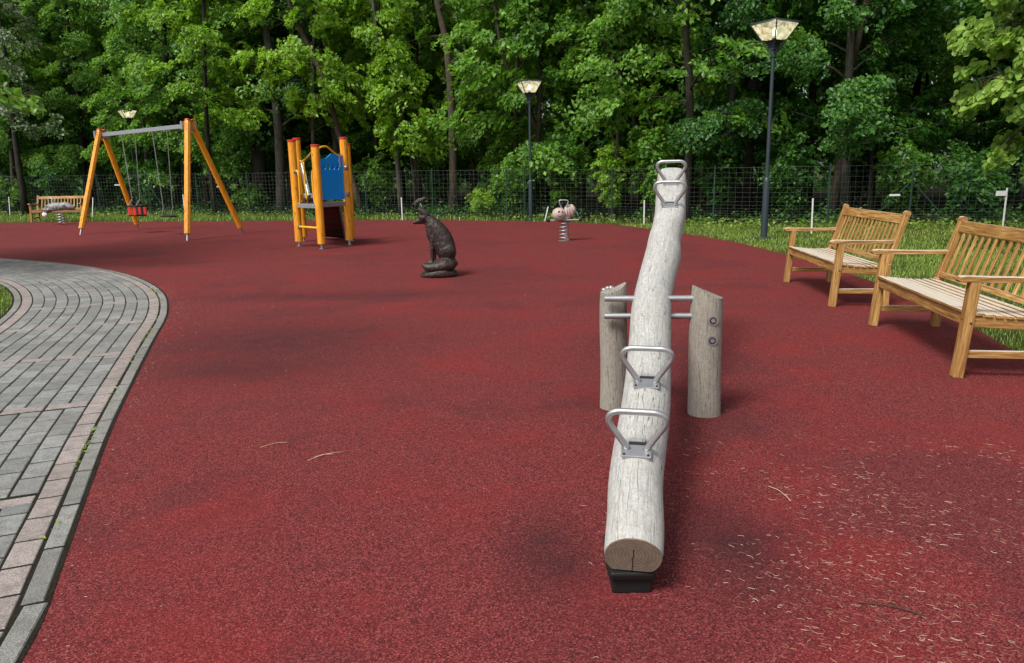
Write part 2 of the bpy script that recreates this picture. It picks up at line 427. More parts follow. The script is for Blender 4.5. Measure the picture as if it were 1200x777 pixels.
def extrude_outline(outer, holes, depth, name):      # flat board with real cut-outs, in the local XZ plane
    cu = bpy.data.curves.new(name, 'CURVE'); cu.dimensions = '2D'; cu.fill_mode = 'BOTH'; cu.extrude = depth/2
    for lp in [outer]+holes:
        sp = cu.splines.new('POLY'); sp.points.add(len(lp)-1); sp.use_cyclic_u = True
        for q, (x, y) in zip(sp.points, lp): q.co = (x, y, 0, 1)
    o = bpy.data.objects.new(name, cu); C.objects.link(o)
    dg = bpy.context.evaluated_depsgraph_get(); me = bpy.data.meshes.new_from_object(o.evaluated_get(dg))
    bpy.data.objects.remove(o); me.transform(Matrix.Rotation(R(90), 4, 'X')); return me

# ================================================================== ground
def sheet(name, x0, x1, y0, y1, z, mat):
    me = bpy.data.meshes.new(name); me.from_pydata([(x0, y0, z), (x1, y0, z), (x1, y1, z), (x0, y1, z)], [], [(0, 1, 2, 3)])
    return tag(link(name, me, mat), kind='structure')
sheet('ground', -600, 600, -300, 900, -.10, MAT['turf'])

# path: outer edge, from behind the camera to beyond the left of the photograph
OUT = [(-.62, -2.5), (-.98, 0), (-1.41, 1.86), (-1.55, 2.25), (-1.86, 3.01), (-2.23, 3.93), (-2.64, 5.04), (-3.05, 6.17), (-3.53, 7.5), (-4.17, 8.85), (-4.95, 10.05),
       (-5.84, 11.12), (-6.90, 12.1), (-8.08, 12.95), (-9.41, 13.69), (-11.2, 14.4), (-13.5, 15.0), (-17, 15.6), (-22, 16)]
oc = catmull([(x, y, 0) for x, y in OUT], 24)
# resample evenly
def resample(P, step):
    P = np.array([tuple(p) for p in P]); d_ = np.r_[0, np.cumsum(np.linalg.norm(np.diff(P, axis=0), axis=1))]
    n = int(d_[-1]/step); s_ = np.linspace(0, d_[-1], n+1)
    return np.stack([np.interp(s_, d_, P[:, i]) for i in range(3)], 1), s_
oc, _ = resample(oc, .05)
for _ in range(12): oc[1:-1] = (oc[:-2]+2*oc[1:-1]+oc[2:])/4
tang = np.gradient(oc, axis=0); tang /= np.linalg.norm(tang, axis=1)[:, None]
nrm = np.stack([-tang[:, 1], tang[:, 0], tang[:, 2]*0], 1)       # to the left = inward
def offs(dist): return oc+nrm*dist
PW = 1.553
def strip(name, d0, d1, z, mat, sides=True):
    A = offs(d0); B = offs(d1); n = len(A); V = np.concatenate([A, B]); V[:, 2] = z
    F = np.stack([np.arange(n-1), np.arange(1, n), n+np.arange(1, n), n+np.arange(n-1)], 1)
    return link(name, fast_mesh(name, V, F), mat)
bed = tag(strip('path', -.01, PW+.01, .0022, MAT['bed']), kind='structure')

EDGE = [(2.2, -3), (2.75, 0), (3.05, 1.8), (3.32, 3.4), (3.66, 5.15), (4.11, 7.03), (4.42, 9.53), (4.45, 12.82), (4.21, 15.2), (3.41, 18.43), (2.42, 20.74), (.06, 22.65), (-4.09, 24.36), (-8.53, 25.2), (-15.41, 26.6), (-18.4, 27.09), (-30, 28.5)]
ec = [tuple(p) for p in catmull([(x, y, 0) for x, y in EDGE], 14)]
poly = [(float(p[0]), float(p[1])) for p in oc[::3]][::-1]       # west end -> behind the camera
poly = [(-30, 16.4)]+poly+[(p[0], p[1]) for p in ec]
bm = bmesh.new(); vs = [bm.verts.new((x, y, 0)) for x, y in poly]; f = bm.faces.new(vs)
if f.normal.z < 0: f.normal_flip()
f.normal_update()
ex = bmesh.ops.extrude_face_region(bm, geom=[f]); 
for v_ in [g for g in ex['geom'] if isinstance(g, bmesh.types.BMVert)]: v_.co.z = -.09
bmesh.ops.triangulate(bm, faces=bm.faces[:]); bmesh.ops.recalc_face_normals(bm, faces=bm.faces[:])
me = bpy.data.meshes.new('rubber_surface'); bm.to_mesh(me); bm.free()
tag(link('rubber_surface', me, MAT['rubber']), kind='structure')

# turf (lawn) sheet a little below the rubber, wood floor beyond the fence
FENCE = [(-60, 46), (-38, 39.5), (-23.2, 34.3), (-13.5, 30.9), (-2.83, 25.6), (2.6, 22.4), (6.9, 18.9), (12.2, 17.4), (20, 15.6), (34, 13)]
def fence_y(x): return np.interp(x, [p[0] for p in FENCE], [p[1] for p in FENCE])
fx = np.linspace(-60, 34, 95); V = []; F = []
for i, x in enumerate(fx): V += [(x, fence_y(x)-.15, -.03), (x*1.3, fence_y(x)+60, .35)]
F = [(2*i, 2*i+2, 2*i+3, 2*i+1) for i in range(94)]
me = bpy.data.meshes.new('forest_floor'); me.from_pydata(V, [], F); tag(link('forest_floor', me, MAT['litter']), kind='structure')
me = bpy.data.meshes.new('lawn')
xs = np.linspace(-60, 34, 95); V = []; F = []
for x in xs: V += [(x, -6, -.024), (x, fence_y(x)-.05, -.024)]
F = [(2*i, 2*i+2, 2*i+3, 2*i+1) for i in range(94)]
me.from_pydata(V, [], F); tag(link('lawn', me, MAT['turf']), kind='structure')

# ------------------------------------------------------------------ pavers
def paver_mesh(name, L, Wd, seed):
    r = random.Random(seed); h = .012; m_ = MB(); bx = .006
    a = [(-L/2, -Wd/2), (L/2, -Wd/2), (L/2, Wd/2), (-L/2, Wd/2)]
    dz = [r.uniform(-.0007, .0007) for _ in a]; j = [(r.uniform(-.0015, .0015), r.uniform(-.0015, .0015)) for _ in a]
    V = [(x+j[i][0], y+j[i][1], -.022) for i, (x, y) in enumerate(a)]
    V += [(x+j[i][0], y+j[i][1], h-.006+dz[i]) for i, (x, y) in enumerate(a)]
    V += [(x*(1-2*bx/L)+j[i][0], y*(1-2*bx/Wd)+j[i][1], h+dz[i]-.008) for i, (x, y) in enumerate(a)]
    V = V[:8]+[(p[0], p[1], p[2]+.001) for p in V[8:]]
    V[4:8] = [(p[0], p[1], p[2]-.006) for p in V[4:8]]
    F = [(8, 9, 10, 11)]
    for i in range(4):
        k = (i+1) % 4; F += [(i, k, 4+k, 4+i), (4+i, 4+k, 8+k, 8+i)]
    m_.add(V, F); return m_.mesh(name)
GAP = .006
variants = {}
for key, (L, Wd, mt) in dict(grey=(.208, .1165, 'paver'), pink=(.2125, .105, 'pink'), kerb=(.40, .075, 'kerb')).items():
    variants[key] = []
    for i in range(6):
        me = paver_mesh('paver', L-(.009 if key != 'kerb' else .006), Wd-.0045, hash((key, i)) % 9999 if False else i*7+len(key)); me.materials.append(MAT[mt]); variants[key].append(me)
bricks = []     # (distance from camera, key, x, y, rotation, length scale)
def place_row(dist, key, step, phase, s0=0, skip=None, sc=1):
    P = offs(dist); ds = np.r_[0, np.cumsum(np.linalg.norm(np.diff(P, axis=0), axis=1))]
    dsO = np.arange(len(oc))*.05
    s = phase
    while s < ds[-1]:
        x = np.interp(s, ds, P[:, 0]); y = np.interp(s, ds, P[:, 1]); i = min(int(np.interp(s, ds, np.arange(len(P)))), len(P)-1)
        so_ = np.interp(s, ds, dsO)
        if skip is None or not skip(so_): bricks.append((key, x, y, math.atan2(tang[i, 1], tang[i, 0]), sc))
        s += step
# transverse pink bands
dsO = np.arange(len(oc))*.05
def s_near(x, y): return dsO[np.argmin((oc[:, 0]-x)**2+(oc[:, 1]-y)**2)]
sA = s_near(-3.57, 7.13); BANDS = [sA+1.46*k for k in range(-6, 12)]
inband = lambda s: any(abs(s-b) < .105 for b in BANDS)
inhalf = lambda s: any(abs(s-b) < .06 for b in BANDS)
D0 = .041; place_row(D0, 'kerb', .405, .1)
DP = .1375; place_row(DP, 'pink', .212, .05)
NR = 10; ROW = .1165; D1 = DP+.0535
rows = [D1+ROW*(r+.5) for r in range(NR)]
for r, dd in enumerate(rows):
    P = offs(dd); ds = np.r_[0, np.cumsum(np.linalg.norm(np.diff(P, axis=0), axis=1))]
    for b0, b1 in zip(BANDS[:-1], BANDS[1:]):
        a0 = float(np.interp(b0+.054, dsO, ds)); a1 = float(np.interp(b1-.054, dsO, ds))
        if a1-a0 < .15: continue
        n = max(1, round((a1-a0)/.208*2)/2); full = (a1-a0)/n; s = a0
        if r % 2: pcs = [.5]+[1]*int(n-.5)
        else: pcs = [1]*int(n)
        if sum(pcs) < n: pcs.append(n-sum(pcs))
        for pc in pcs:
            L_ = full*pc; c_ = s+L_/2; s += L_; i = min(int(np.interp(c_, ds, np.arange(len(P)))), len(P)-1)
            bricks.append(('grey', float(np.interp(c_, ds, P[:, 0])), float(np.interp(c_, ds, P[:, 1])), math.atan2(tang[i, 1], tang[i, 0]), L_/.208))
DI = D1+ROW*NR+.055; place_row(DI, 'pink', .212, .12); place_row(DI+.055+.038+.002, 'kerb', .205, .2, sc=.5)
for b in BANDS:
    i = int(np.argmin(abs(dsO-b))); ang = math.atan2(nrm[i, 1], nrm[i, 0])
    nb = 5; lw = ROW*NR/nb
    for q in range(nb):
        p = oc[i]+nrm[i]*(D1+lw*(q+.5)); bricks.append(('pinkband', p[0], p[1], ang, lw/.2125))
bricks = [b for b in bricks if -16 < b[1] and b[2] > .8]
def vis(b):
    key, x, y, a, sc_ = b
    c_ = co.matrix_world.inverted() @ Vector((x, y, 0))
    if c_.z > -.2: return 1e6
    px = 600+870*c_.x/-c_.z; py = 388-870*c_.y/-c_.z
    return Vector((x, y, 1.3)).length+(0 if -20 < px < 1220 and py < 800 else 1000)
bricks.sort(key=vis)
nameof = dict(grey='paver', pink='pink_paver', pinkband='pink_paver', kerb='kerb_stone')
for i, (key, x, y, a, sc_) in enumerate(bricks[:297]):
    vk = 'pink' if key == 'pinkband' else key
    pv = link(nameof[key], random.choice(variants[vk]), None, bed, (x, y, random.uniform(-.0005, .0009)), (random.uniform(-.003, .003), random.uniform(-.003, .003), a+random.uniform(-.006, .006))); pv.scale = (sc_, 1, 1)
for vk in ('grey', 'pink', 'kerb'):
    Vs = []; Fs = []; n = 0
    for (key, x, y, a, sc_) in bricks[297:]:
        if ('pink' if key == 'pinkband' else key) != vk: continue
        me = random.choice(variants[vk]); M = Matrix.Translation((x, y, random.uniform(-.0005, .0009))) @ Matrix.Rotation(a, 4, 'Z') @ Matrix.Diagonal((sc_, 1, 1, 1))
        Vs += [tuple(M @ v_.co) for v_ in me.vertices]; Fs += [tuple(n+j for j in p.vertices) for p in me.polygons]; n = len(Vs)
    me = bpy.data.meshes.new('far_pavers'); me.from_pydata(Vs, [], Fs)
    tag(link('far_'+nameof[vk]+'s', me, MAT[dict(grey='paver', pink='pink', kerb='kerb')[vk]], bed), kind='stuff')

# ================================================================== leaf generators
def unit(a): return a/np.maximum(np.linalg.norm(a, axis=1), 1e-9)[:, None]
def leaf_mesh(name, Cn, Nn, size, rich=False, aspect=.62, droop=.0, axis=None):
    n = len(Cn); Nn = unit(Nn)
    if axis is None: axis = rng.normal(size=(n, 3))
    a = unit(axis-Nn*np.sum(axis*Nn, 1)[:, None]); b = np.cross(Nn, a); s = size[:, None]
    fold = .16
    if not rich:
        V = np.stack([Cn-a*s*.5, Cn+b*s*aspect*.5+Nn*s*fold, Cn+a*s*.55, Cn-b*s*aspect*.5+Nn*s*fold], 1).reshape(-1, 3)
        i = np.arange(n)*4; F = np.concatenate([np.stack([i, i+1, i+2], 1), np.stack([i, i+2, i+3], 1)])
        return fast_mesh(name, V, F)
    V = np.stack([Cn-a*s*.5, Cn-a*s*.22+b*s*aspect*.46+Nn*s*.12, Cn+a*s*.22+b*s*aspect*.42+Nn*s*.10, Cn+a*s*.56-Nn*s*.08, Cn+a*s*.22-b*s*aspect*.42+Nn*s*.10, Cn-a*s*.22-b*s*aspect*.46+Nn*s*.12], 1).reshape(-1, 3)
    i = np.arange(n)*6; F = np.concatenate([np.stack([i, i+1, i+2, i+3], 1), np.stack([i, i+3, i+4, i+5], 1)])
    return fast_mesh(name, V, F)
def spray_leaves(centers, outs, per, rad, lsize, up=.75):
    """leaves spread over drooping fans: each fan a tilted disc with leaves over it"""
    m = len(centers); per_n = m*per
    c = np.repeat(centers, per, 0); o = np.repeat(unit(outs), per, 0)
    nz = unit(np.array([[0, 0, up]])+.75*outs+.25*rng.normal(size=outs.shape)); nn = np.repeat(nz, per, 0)
    rr = np.repeat(rad*rng.uniform(.6, 1.25, m), per)*np.sqrt(rng.uniform(0, 1, per_n)); th = rng.uniform(0, 2*np.pi, per_n)
    e1 = unit(np.cross(nn, np.array([[.3, .2, 1.]])+0*nn)); e2 = np.cross(nn, e1)
    P = c+e1*(rr*np.cos(th))[:, None]+e2*(rr*np.sin(th)*.75)[:, None]+nn*(rng.normal(0, .045, per_n))[:, None]
    P[:, 2] -= (rr**2)*.35
    N = nn+.55*rng.normal(size=nn.shape)
    ax = o*.7+np.array([[0, 0, -.55]])+.5*rng.normal(size=o.shape)
    return P, N, lsize*rng.uniform(.65, 1.25, per_n), ax
def limb_paths(r, H, h0, n, Lmax, lean=(0, 0)):
    out = []
    for i in range(n):
        t = (i+r.random())/n; h = h0+(H-h0)*t**.9; az = i*2.4+r.uniform(-.5, .5)
        L = Lmax*(1-.6*t)*r.uniform(.65, 1.1); el = R(r.uniform(8, 38)+30*t)
        p = Vector((lean[0]*h/H, lean[1]*h/H, h)); pts = [p.copy()]
        for k in range(5):
            p = p+Vector((math.cos(az)*math.cos(el), math.sin(az)*math.cos(el), math.sin(el)))*L/5
            el -= R(r.uniform(2, 14)); az += r.uniform(-.25, .25); pts.append(p.copy())
        out.append((pts, L))
    return out
def tree_meshes(seed, H, h0, n=20, Lmax=3.2, trunk_r=.16, per=38, lsize=.15, rad=.42, rich=False, trunk_path=None, nspray=7, dens=1.0):
    r = random.Random(seed); limbs = limb_paths(r, H, h0, n, Lmax, (r.uniform(-.5, .5), r.uniform(-.5, .5)) if trunk_path is None else (0, 0))
    tb = MB()
    if trunk_path is None:
        lx, ly = limbs[0][0][0].x*H/max(limbs[0][0][0].z, .1), limbs[0][0][0].y*H/max(limbs[0][0][0].z, .1)
        pts = [(lx*t+.08*math.sin(t*9+seed), ly*t+.06*math.cos(t*7+seed), -.15+H*t) for t in np.linspace(0, .97, 10)]
    else: pts = trunk_path
    k = len(pts); rr = [trunk_r*(1.28 if i == 0 else 1-.75*i/(k-1)) for i in range(k)]
    tb.tube(pts, rr, 9)
    tz = [p[2] for p in pts]; cs = []; os_ = []
    for (lp, L) in limbs:
        z = lp[0].z; bx = np.interp(z, tz, [p[0] for p in pts]); by = np.interp(z, tz, [p[1] for p in pts]); sh = Vector((bx, by, z))-lp[0]
        lp = [q+sh for q in lp]; r0 = max(.012, trunk_r*.32*(L/Lmax))
        tb.tube(lp, [r0*(1-.8*i/5) for i in range(6)], 5, caps=False)
        for q in range(int(nspray*L/Lmax*dens+2)):
            t = r.uniform(.22, 1.0)*5; i = min(int(t), 4); p = lp[i].lerp(lp[i+1], t-i)
            dr = (lp[5]-lp[0]).normalized(); side = Vector((-dr.y, dr.x, 0))*r.uniform(-1, 1)
            e = p+(side+dr*.4)*r.uniform(.1, .28)*L+Vector((0, 0, r.uniform(-.35, .25)))
            if r.random() < .5: tb.tube([p, (p+e)/2+Vector((0, 0, .06)), e], [.012, .008, .004], 3, caps=False)
            cs.append(e); d2 = e-Vector((bx, by, e.z)); os_.append(d2.normalized() if d2.length > .01 else Vector((1, 0, 0)))
    P, N, s_, ax = spray_leaves(np.array(cs), np.array(os_), per, rad, lsize)
    return tb.mesh('trunk'), leaf_mesh('crown', P, N, s_, rich, .62 if not rich else .8, axis=ax)
def set_mat(o, m):
    o.material_slots[0].link = 'OBJECT'; o.material_slots[0].material = m
def add_tree(x, y, rz, tm, cm, leafm, barkm, label, group=None, scale=1, name='tree', z=0):
    t = empty(name, (x, y, z), rz, label, 'tree', group); t.scale = (scale,)*3
    a = link('trunk', tm, MAT[barkm], t, smooth=True); b = link('crown', cm, MAT[leafm], t)
    set_mat(a, MAT[barkm]); set_mat(b, MAT[leafm]); return t

# shared crowns for the wood
PROTO = [tree_meshes(100+i, H=r_[0], h0=r_[1], n=r_[2], Lmax=r_[3], trunk_r=r_[4], per=(84, 110, 60, 84, 120, 70)[i], lsize=(.138, .115, .175, .14, .11, .16)[i], rad=(.52, .42, .62, .55, .36, .48)[i], nspray=(13, 14, 12, 13, 16, 13)[i])
         for i, r_ in enumerate([(12, 1.9, 30, 3.6, .14), (13, 1.0, 34, 3.4, .13), (11, 1.5, 30, 3.2, .11), (13, 3.0, 28, 3.9, .17), (10, .7, 30, 2.9, .09), (12, 1.3, 32, 3.4, .13)])]
r = random.Random(5)
hidden = 'leafy tree deep in the wood with its trunk lost among other foliage'
front = 'front row tree close behind the wire fence, its trunk veiled by low branches'
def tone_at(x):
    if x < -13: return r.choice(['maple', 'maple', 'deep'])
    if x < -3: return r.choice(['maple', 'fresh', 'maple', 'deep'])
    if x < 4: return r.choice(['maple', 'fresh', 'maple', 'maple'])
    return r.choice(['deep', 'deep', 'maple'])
skipx = [-6.3, -2.1, -4.2]       # lighter planting where bare trunks stand at the front
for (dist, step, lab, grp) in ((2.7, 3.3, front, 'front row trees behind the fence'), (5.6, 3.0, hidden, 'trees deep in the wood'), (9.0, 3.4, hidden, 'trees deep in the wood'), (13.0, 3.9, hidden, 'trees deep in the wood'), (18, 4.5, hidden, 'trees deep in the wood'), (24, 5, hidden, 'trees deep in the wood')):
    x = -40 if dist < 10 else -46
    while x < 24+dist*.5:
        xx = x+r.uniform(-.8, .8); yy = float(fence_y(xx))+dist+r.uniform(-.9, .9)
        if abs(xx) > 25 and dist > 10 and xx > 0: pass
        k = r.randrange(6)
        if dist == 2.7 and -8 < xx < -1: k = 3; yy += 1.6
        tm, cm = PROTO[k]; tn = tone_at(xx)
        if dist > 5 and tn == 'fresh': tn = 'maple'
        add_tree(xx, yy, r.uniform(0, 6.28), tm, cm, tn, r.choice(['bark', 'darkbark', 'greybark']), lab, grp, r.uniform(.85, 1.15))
        x += step

# trees whose bare trunks show at the edge of the wood: each its own trunk and crown
def own_tree(path, rad, label, leafm, barkm, h0, H, n=14, Lmax=2.4, seed=1, per=34, nspray=6, rot=0):
    bx, by = path[0][0], path[0][1]
    P = [(x-bx, y-by, z) for x, y, z in path]
    top = P[-1]; pv = P[-2]; dx = (top[0]-pv[0])/(top[2]-pv[2])
    while P[-1][2] < H:
        q = P[-1]; P.append((q[0]+dx*.8*1.5, q[1]+.1, q[2]+1.5)); dx *= .8
    P = [(P[0][0], P[0][1], -.1)]+P[1:]
    P = [tuple(q) for q in catmull(P, 3)]
    tm, cm = tree_meshes(seed, P[-1][2], h0, n=n, Lmax=Lmax, trunk_r=rad, per=per, lsize=.165, rad=.42, trunk_path=P, nspray=nspray)
    return add_tree(bx, by, 0, tm, cm, leafm, barkm, label)
own_tree([(-2.07, 27.5, 0), (-2.01, 27.5, 3.05), (-2.1, 27.5, 5.66), (-2.4, 27.5, 7.34)], .16, 'tall pale brown trunk standing upright behind the fence above the fox sculpture', 'maple', 'bark', 5.2, 12.5, 16, 2.6, 31)
own_tree([(-4.04, 28, 0), (-4.16, 28, 3.12), (-4.5, 28, 4.9), (-4.65, 28, 6.64)], .10, 'slim grey trunk left of the upright pale trunk, leaning slightly left behind the fence', 'fresh', 'greybark', 4.6, 10, 11, 2.0, 32)
own_tree([(-5.47, 28, 0), (-6.17, 28, 2.85), (-6.64, 28, 4.94), (-7.37, 28, 6.68), (-7.67, 28, 7.53)], .12, 'bent brown trunk leaning left behind the climbing tower, under yellow green leaves', 'fresh', 'bark', 3.9, 11, 16, 2.8, 33)
own_tree([(-9.3, 30.6, 0), (-9.15, 30.6, 3.33), (-9.25, 30.6, 6.16), (-9.5, 30.6, 8)], .20, 'thick rough grey trunk behind the fence between the swing and the climbing tower', 'maple', 'greybark', 3.0, 14, 26, 3.0, 34)
own_tree([(-10.33, 31.5, 0), (-10.29, 31.5, 4.73), (-10.28, 31.5, 6.66), (-10.28, 31.5, 8.23)], .28, 'thick dark trunk high above the right swing post', 'fresh', 'darkbark', 2.6, 14, 26, 3.2, 35)
own_tree([(-3.35, 26.9, 0), (-3.5, 27, 2.46), (-3.8, 27, 3.91)], .045, 'thin sapling with a leaning stem and light green leaves left of the fox sculpture', 'fresh', 'darkbark', 1.7, 4.6, 14, 1.6, 36, 44, 6)
own_tree([(9.0, 21, 0), (9.18, 21, 2.24), (9.22, 21, 3.8), (9.46, 21, 5.09)], .13, 'slender dark trunk in the shade between the right lamp and the right edge', 'deep', 'bark', 3.8, 11, 14, 3, 37)
own_tree([(7.2, 23, 0), (7.19, 23, 3.11), (7.41, 23, 4.79), (7.59, 23, 6.2)], .22, 'dark trunk close left of the right lamp post', 'deep', 'darkbark', 4.6, 12, 14, 3, 38)
own_tree([(6.12, 24, 0), (6.09, 24, 2.7), (6.16, 24, 4.97), (6.24, 24, 6.44)], .14, 'straight brown trunk behind the raised end of the seesaw', 'maple', 'bark', 4.8, 12, 12, 3, 39)
own_tree([(1.7, 25.5, 0), (1.2, 25.7, 2.2), (.3, 26, 4.2), (-.18, 26, 5.39), (-.37, 26, 6.98)], .08, 'thin leaning trunk behind the middle lamp', 'maple', 'bark', 5.6, 10, 10, 2.2, 40)
own_tree([(4.34, 23.5, 0), (4.19, 24, 1.43), (3.84, 24, 3.25), (3.42, 24, 4.52), (2.76, 24, 5.52)], .07, 'thin pale stem bending left behind the bee spring rocker', 'maple', 'greybark', 2.8, 7.5, 12, 2.2, 41)
own_tree([(-7.4, 28.6, 0), (-7.2, 28.3, 3), (-6.9, 28.0, 5.5), (-6.8, 28, 8)], .09, 'yellow green tree with layered branches above and right of the climbing tower', 'fresh', 'darkbark', 2.9, 10.5, 30, 3.0, 51, 60, 10)
own_tree([(-11.9, 30.4, 0), (-11.8, 30.1, 3), (-11.5, 29.8, 6), (-11.4, 30, 8)], .10, 'yellow green tree whose branches spread above the right end of the swing', 'fresh', 'darkbark', 3.2, 10.5, 28, 3.0, 52, 60, 10)
own_tree([(-4.9, 28.9, 0), (-5.0, 28.9, 3), (-4.8, 28.8, 6), (-4.6, 29, 8)], .08, 'light green tree filling the gap between the climbing tower and the fox', 'fresh', 'darkbark', 3.4, 10.5, 26, 2.6, 53, 60, 10)
own_tree([(.9, 25.4, 0), (1.0, 25.2, 3), (1.1, 25.1, 6), (1.0, 25, 8)], .09, 'leafy maple with low branches right behind the middle lamp', 'maple', 'darkbark', .9, 10.5, 34, 2.4, 54, 60, 10)
# the big maple lobe reaching out above the seesaw, and its neighbour by the middle lamp
own_tree([(4.9, 20.9, 0), (4.95, 21, 3), (4.7, 21, 6), (4.6, 21, 9)], .13, 'broad maple with drooping bright leaves hanging over the fence beside the seesaw', 'maple', 'darkbark', 2.4, 10.5, 26, 3.3, 42, 44, 9)
own_tree([(-14.2, 33.2, 0), (-14.1, 33, 3), (-14.4, 33, 6), (-14.2, 33, 9)], .15, 'dense maple with layered branches above the left swing frame', 'maple', 'darkbark', 1.8, 11, 26, 3.6, 43, 44, 9)
own_tree([(-21.6, 33.6, 0), (-21.6, 33.6, 3), (-21.5, 33.6, 6), (-21.5, 33.6, 9)], .14, 'pale blossoming tree at the upper left edge', 'blossom', 'darkbark', 3.4, 9.5, 20, 2.4, 44, 34, 7)

# shrubs at the fence
def shrub_mesh(seed, H, W, n, per, lsize):
    r_ = random.Random(seed); tb = MB(); cs = []; os_ = []
    for i in range(n):
        az = r_.uniform(0, 6.28); L = H*r_.uniform(.5, 1.0); rad = W*r_.uniform(.25, 1)*.5
        p = [Vector((0, 0, 0)), Vector((math.cos(az)*rad*.4, math.sin(az)*rad*.4, L*.55)), Vector((math.cos(az)*rad, math.sin(az)*rad, L))]
        tb.tube(p, [.015, .010, .004], 4, caps=False)
        for t in (.35, .55, .8, 1.0):
            q = p[0].lerp(p[1], t*2) if t < .5 else p[1].lerp(p[2], (t-.5)*2)
            q = q+Vector((r_.uniform(-.15, .15), r_.uniform(-.15, .15), 0)); cs.append(q); os_.append(Vector((math.cos(az), math.sin(az), .3)))
    P, N, s_, ax = spray_leaves(np.array(cs), np.array(os_), per, .26, lsize)
    P[:, 2] = np.abs(P[:, 2])+.03
    return tb.mesh('stems'), leaf_mesh('foliage', P, N, s_, axis=ax)
SH = [shrub_mesh(1, 2.2, 1.8, 26, 26, .14), shrub_mesh(2, 1.3, 1.6, 20, 24, .13), shrub_mesh(3, 2.8, 1.6, 26, 28, .15)]
def add_shrub(k, x, y, leafm, label, sc=1, group=None):
    t = empty('shrub', (x, y, -.03), random.uniform(0, 6), label, 'shrub', group); t.scale = (sc,)*3
    a = link('stems', SH[k][0], MAT['bark'], t, smooth=True); b = link('foliage', SH[k][1], MAT[leafm], t); set_mat(b, MAT[leafm])
for (k, x, dy, lm, sc, lab) in (
    (2, 1.7, 1.0, 'maple', 1.0, 'tall leafy shrub behind the fence just right of the middle lamp'),
    (0, .2, .9, 'maple', .9, 'leafy shrub behind the fence just left of the middle lamp'),
    (2, 3.1, .9, 'fresh', .8, 'light green shrub behind the fence above the bee spring rocker'),
    (0, 9.9, 1.3, 'maple', .9, 'shrub behind the fence above the far right bench'),
    (1, 11.4, .9, 'deep', 1.1, 'dark low shrub behind the fence above the near right bench'),
    (1, -6.3, 1.0, 'maple', .8, 'low shrub behind the fence right of the climbing tower'),
    (1, -10.6, 1.1, 'maple', .9, 'low shrub behind the fence right of the swing'),
    (0, -20.5, 1.2, 'deep', 1.1, 'dark shrub behind the left bench'),
    (1, -23.8, 1.2, 'maple', 1.2, 'shrub behind the leftmost white stake'),
    (0, -15.6, 1.4, 'deep', 1.1, 'dark shrub behind the swing seats'),
    (2, 4.3, 1.4, 'maple', 1.0, 'leafy shrub behind the fence just left of the raised seesaw end'),
    (2, 5.9, 1.6, 'deep', 1.0, 'dark leafy shrub behind the fence just right of the raised seesaw end'),
    (0, -4.9, 2.2, 'maple', 1.0, 'shrub between the two slim trunks left of the fox sculpture'),
    (0, 7.6, 1.5, 'deep', 1.0, 'dark shrub behind the fence at the right lamp'),
    (1, -1.0, .9, 'fresh', .7, 'low light green shrub behind the fence right of the fox sculpture')):
    add_shrub(k, x, float(fence_y(x))+dy, lm, lab, sc)
for i in range(26):      # the unlit understorey further in
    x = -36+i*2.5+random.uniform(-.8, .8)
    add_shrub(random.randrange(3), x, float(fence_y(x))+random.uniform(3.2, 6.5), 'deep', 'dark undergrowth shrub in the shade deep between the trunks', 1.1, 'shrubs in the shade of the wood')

# low cover of leaves and litter on the wood floor, and the weedy rim along the fence
n = 26000; x = rng.uniform(-38, 24, n); dy = np.abs(rng.gamma(1.6, 1.6, n)); P = np.stack([x, fence_y(x)+.1+dy, .0+rng.gamma(1.6, .10, n)], 1)
m_ = (np.sin(x*1.7)+np.sin(x*.9+dy*1.3)+rng.normal(0, .7, n)) > -.4; P = P[m_]
tag(link('undergrowth', leaf_mesh('undergrowth', P, np.array([[0, -.3, 1.]])+.6*rng.normal(size=P.shape), rng.uniform(.06, .13, len(P))), MAT['deep']), kind='stuff')
n = 9000; x = rng.uniform(-30, 20, n); P = np.stack([x, fence_y(x)-rng.gamma(1.3, .45, n)*np.where(x > 4, 1.5, .5)-.02, rng.uniform(.01, .16, n)], 1)
dens = .5+.5*np.sin(x*2.1)*np.sin(x*.77+1); m_ = rng.uniform(0, 1, n) < np.where(x > 4, .45+.55*dens, .45*dens); P = P[m_]
tag(link('weeds', leaf_mesh('weeds', P, np.array([[0, -.2, 1.]])+.5*rng.normal(size=P.shape), rng.uniform(.05, .10, len(P)), aspect=.9), MAT['weed']), kind='stuff')
# farthest wall of the wood
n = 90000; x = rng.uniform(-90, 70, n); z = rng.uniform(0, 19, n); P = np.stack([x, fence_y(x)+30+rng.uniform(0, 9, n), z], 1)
tag(link('distant_wood', leaf_mesh('distant_wood', P, np.array([[0, -.8, .6]])+.6*rng.normal(size=P.shape), rng.uniform(.35, .7, n)), MAT['deep']), kind='stuff')

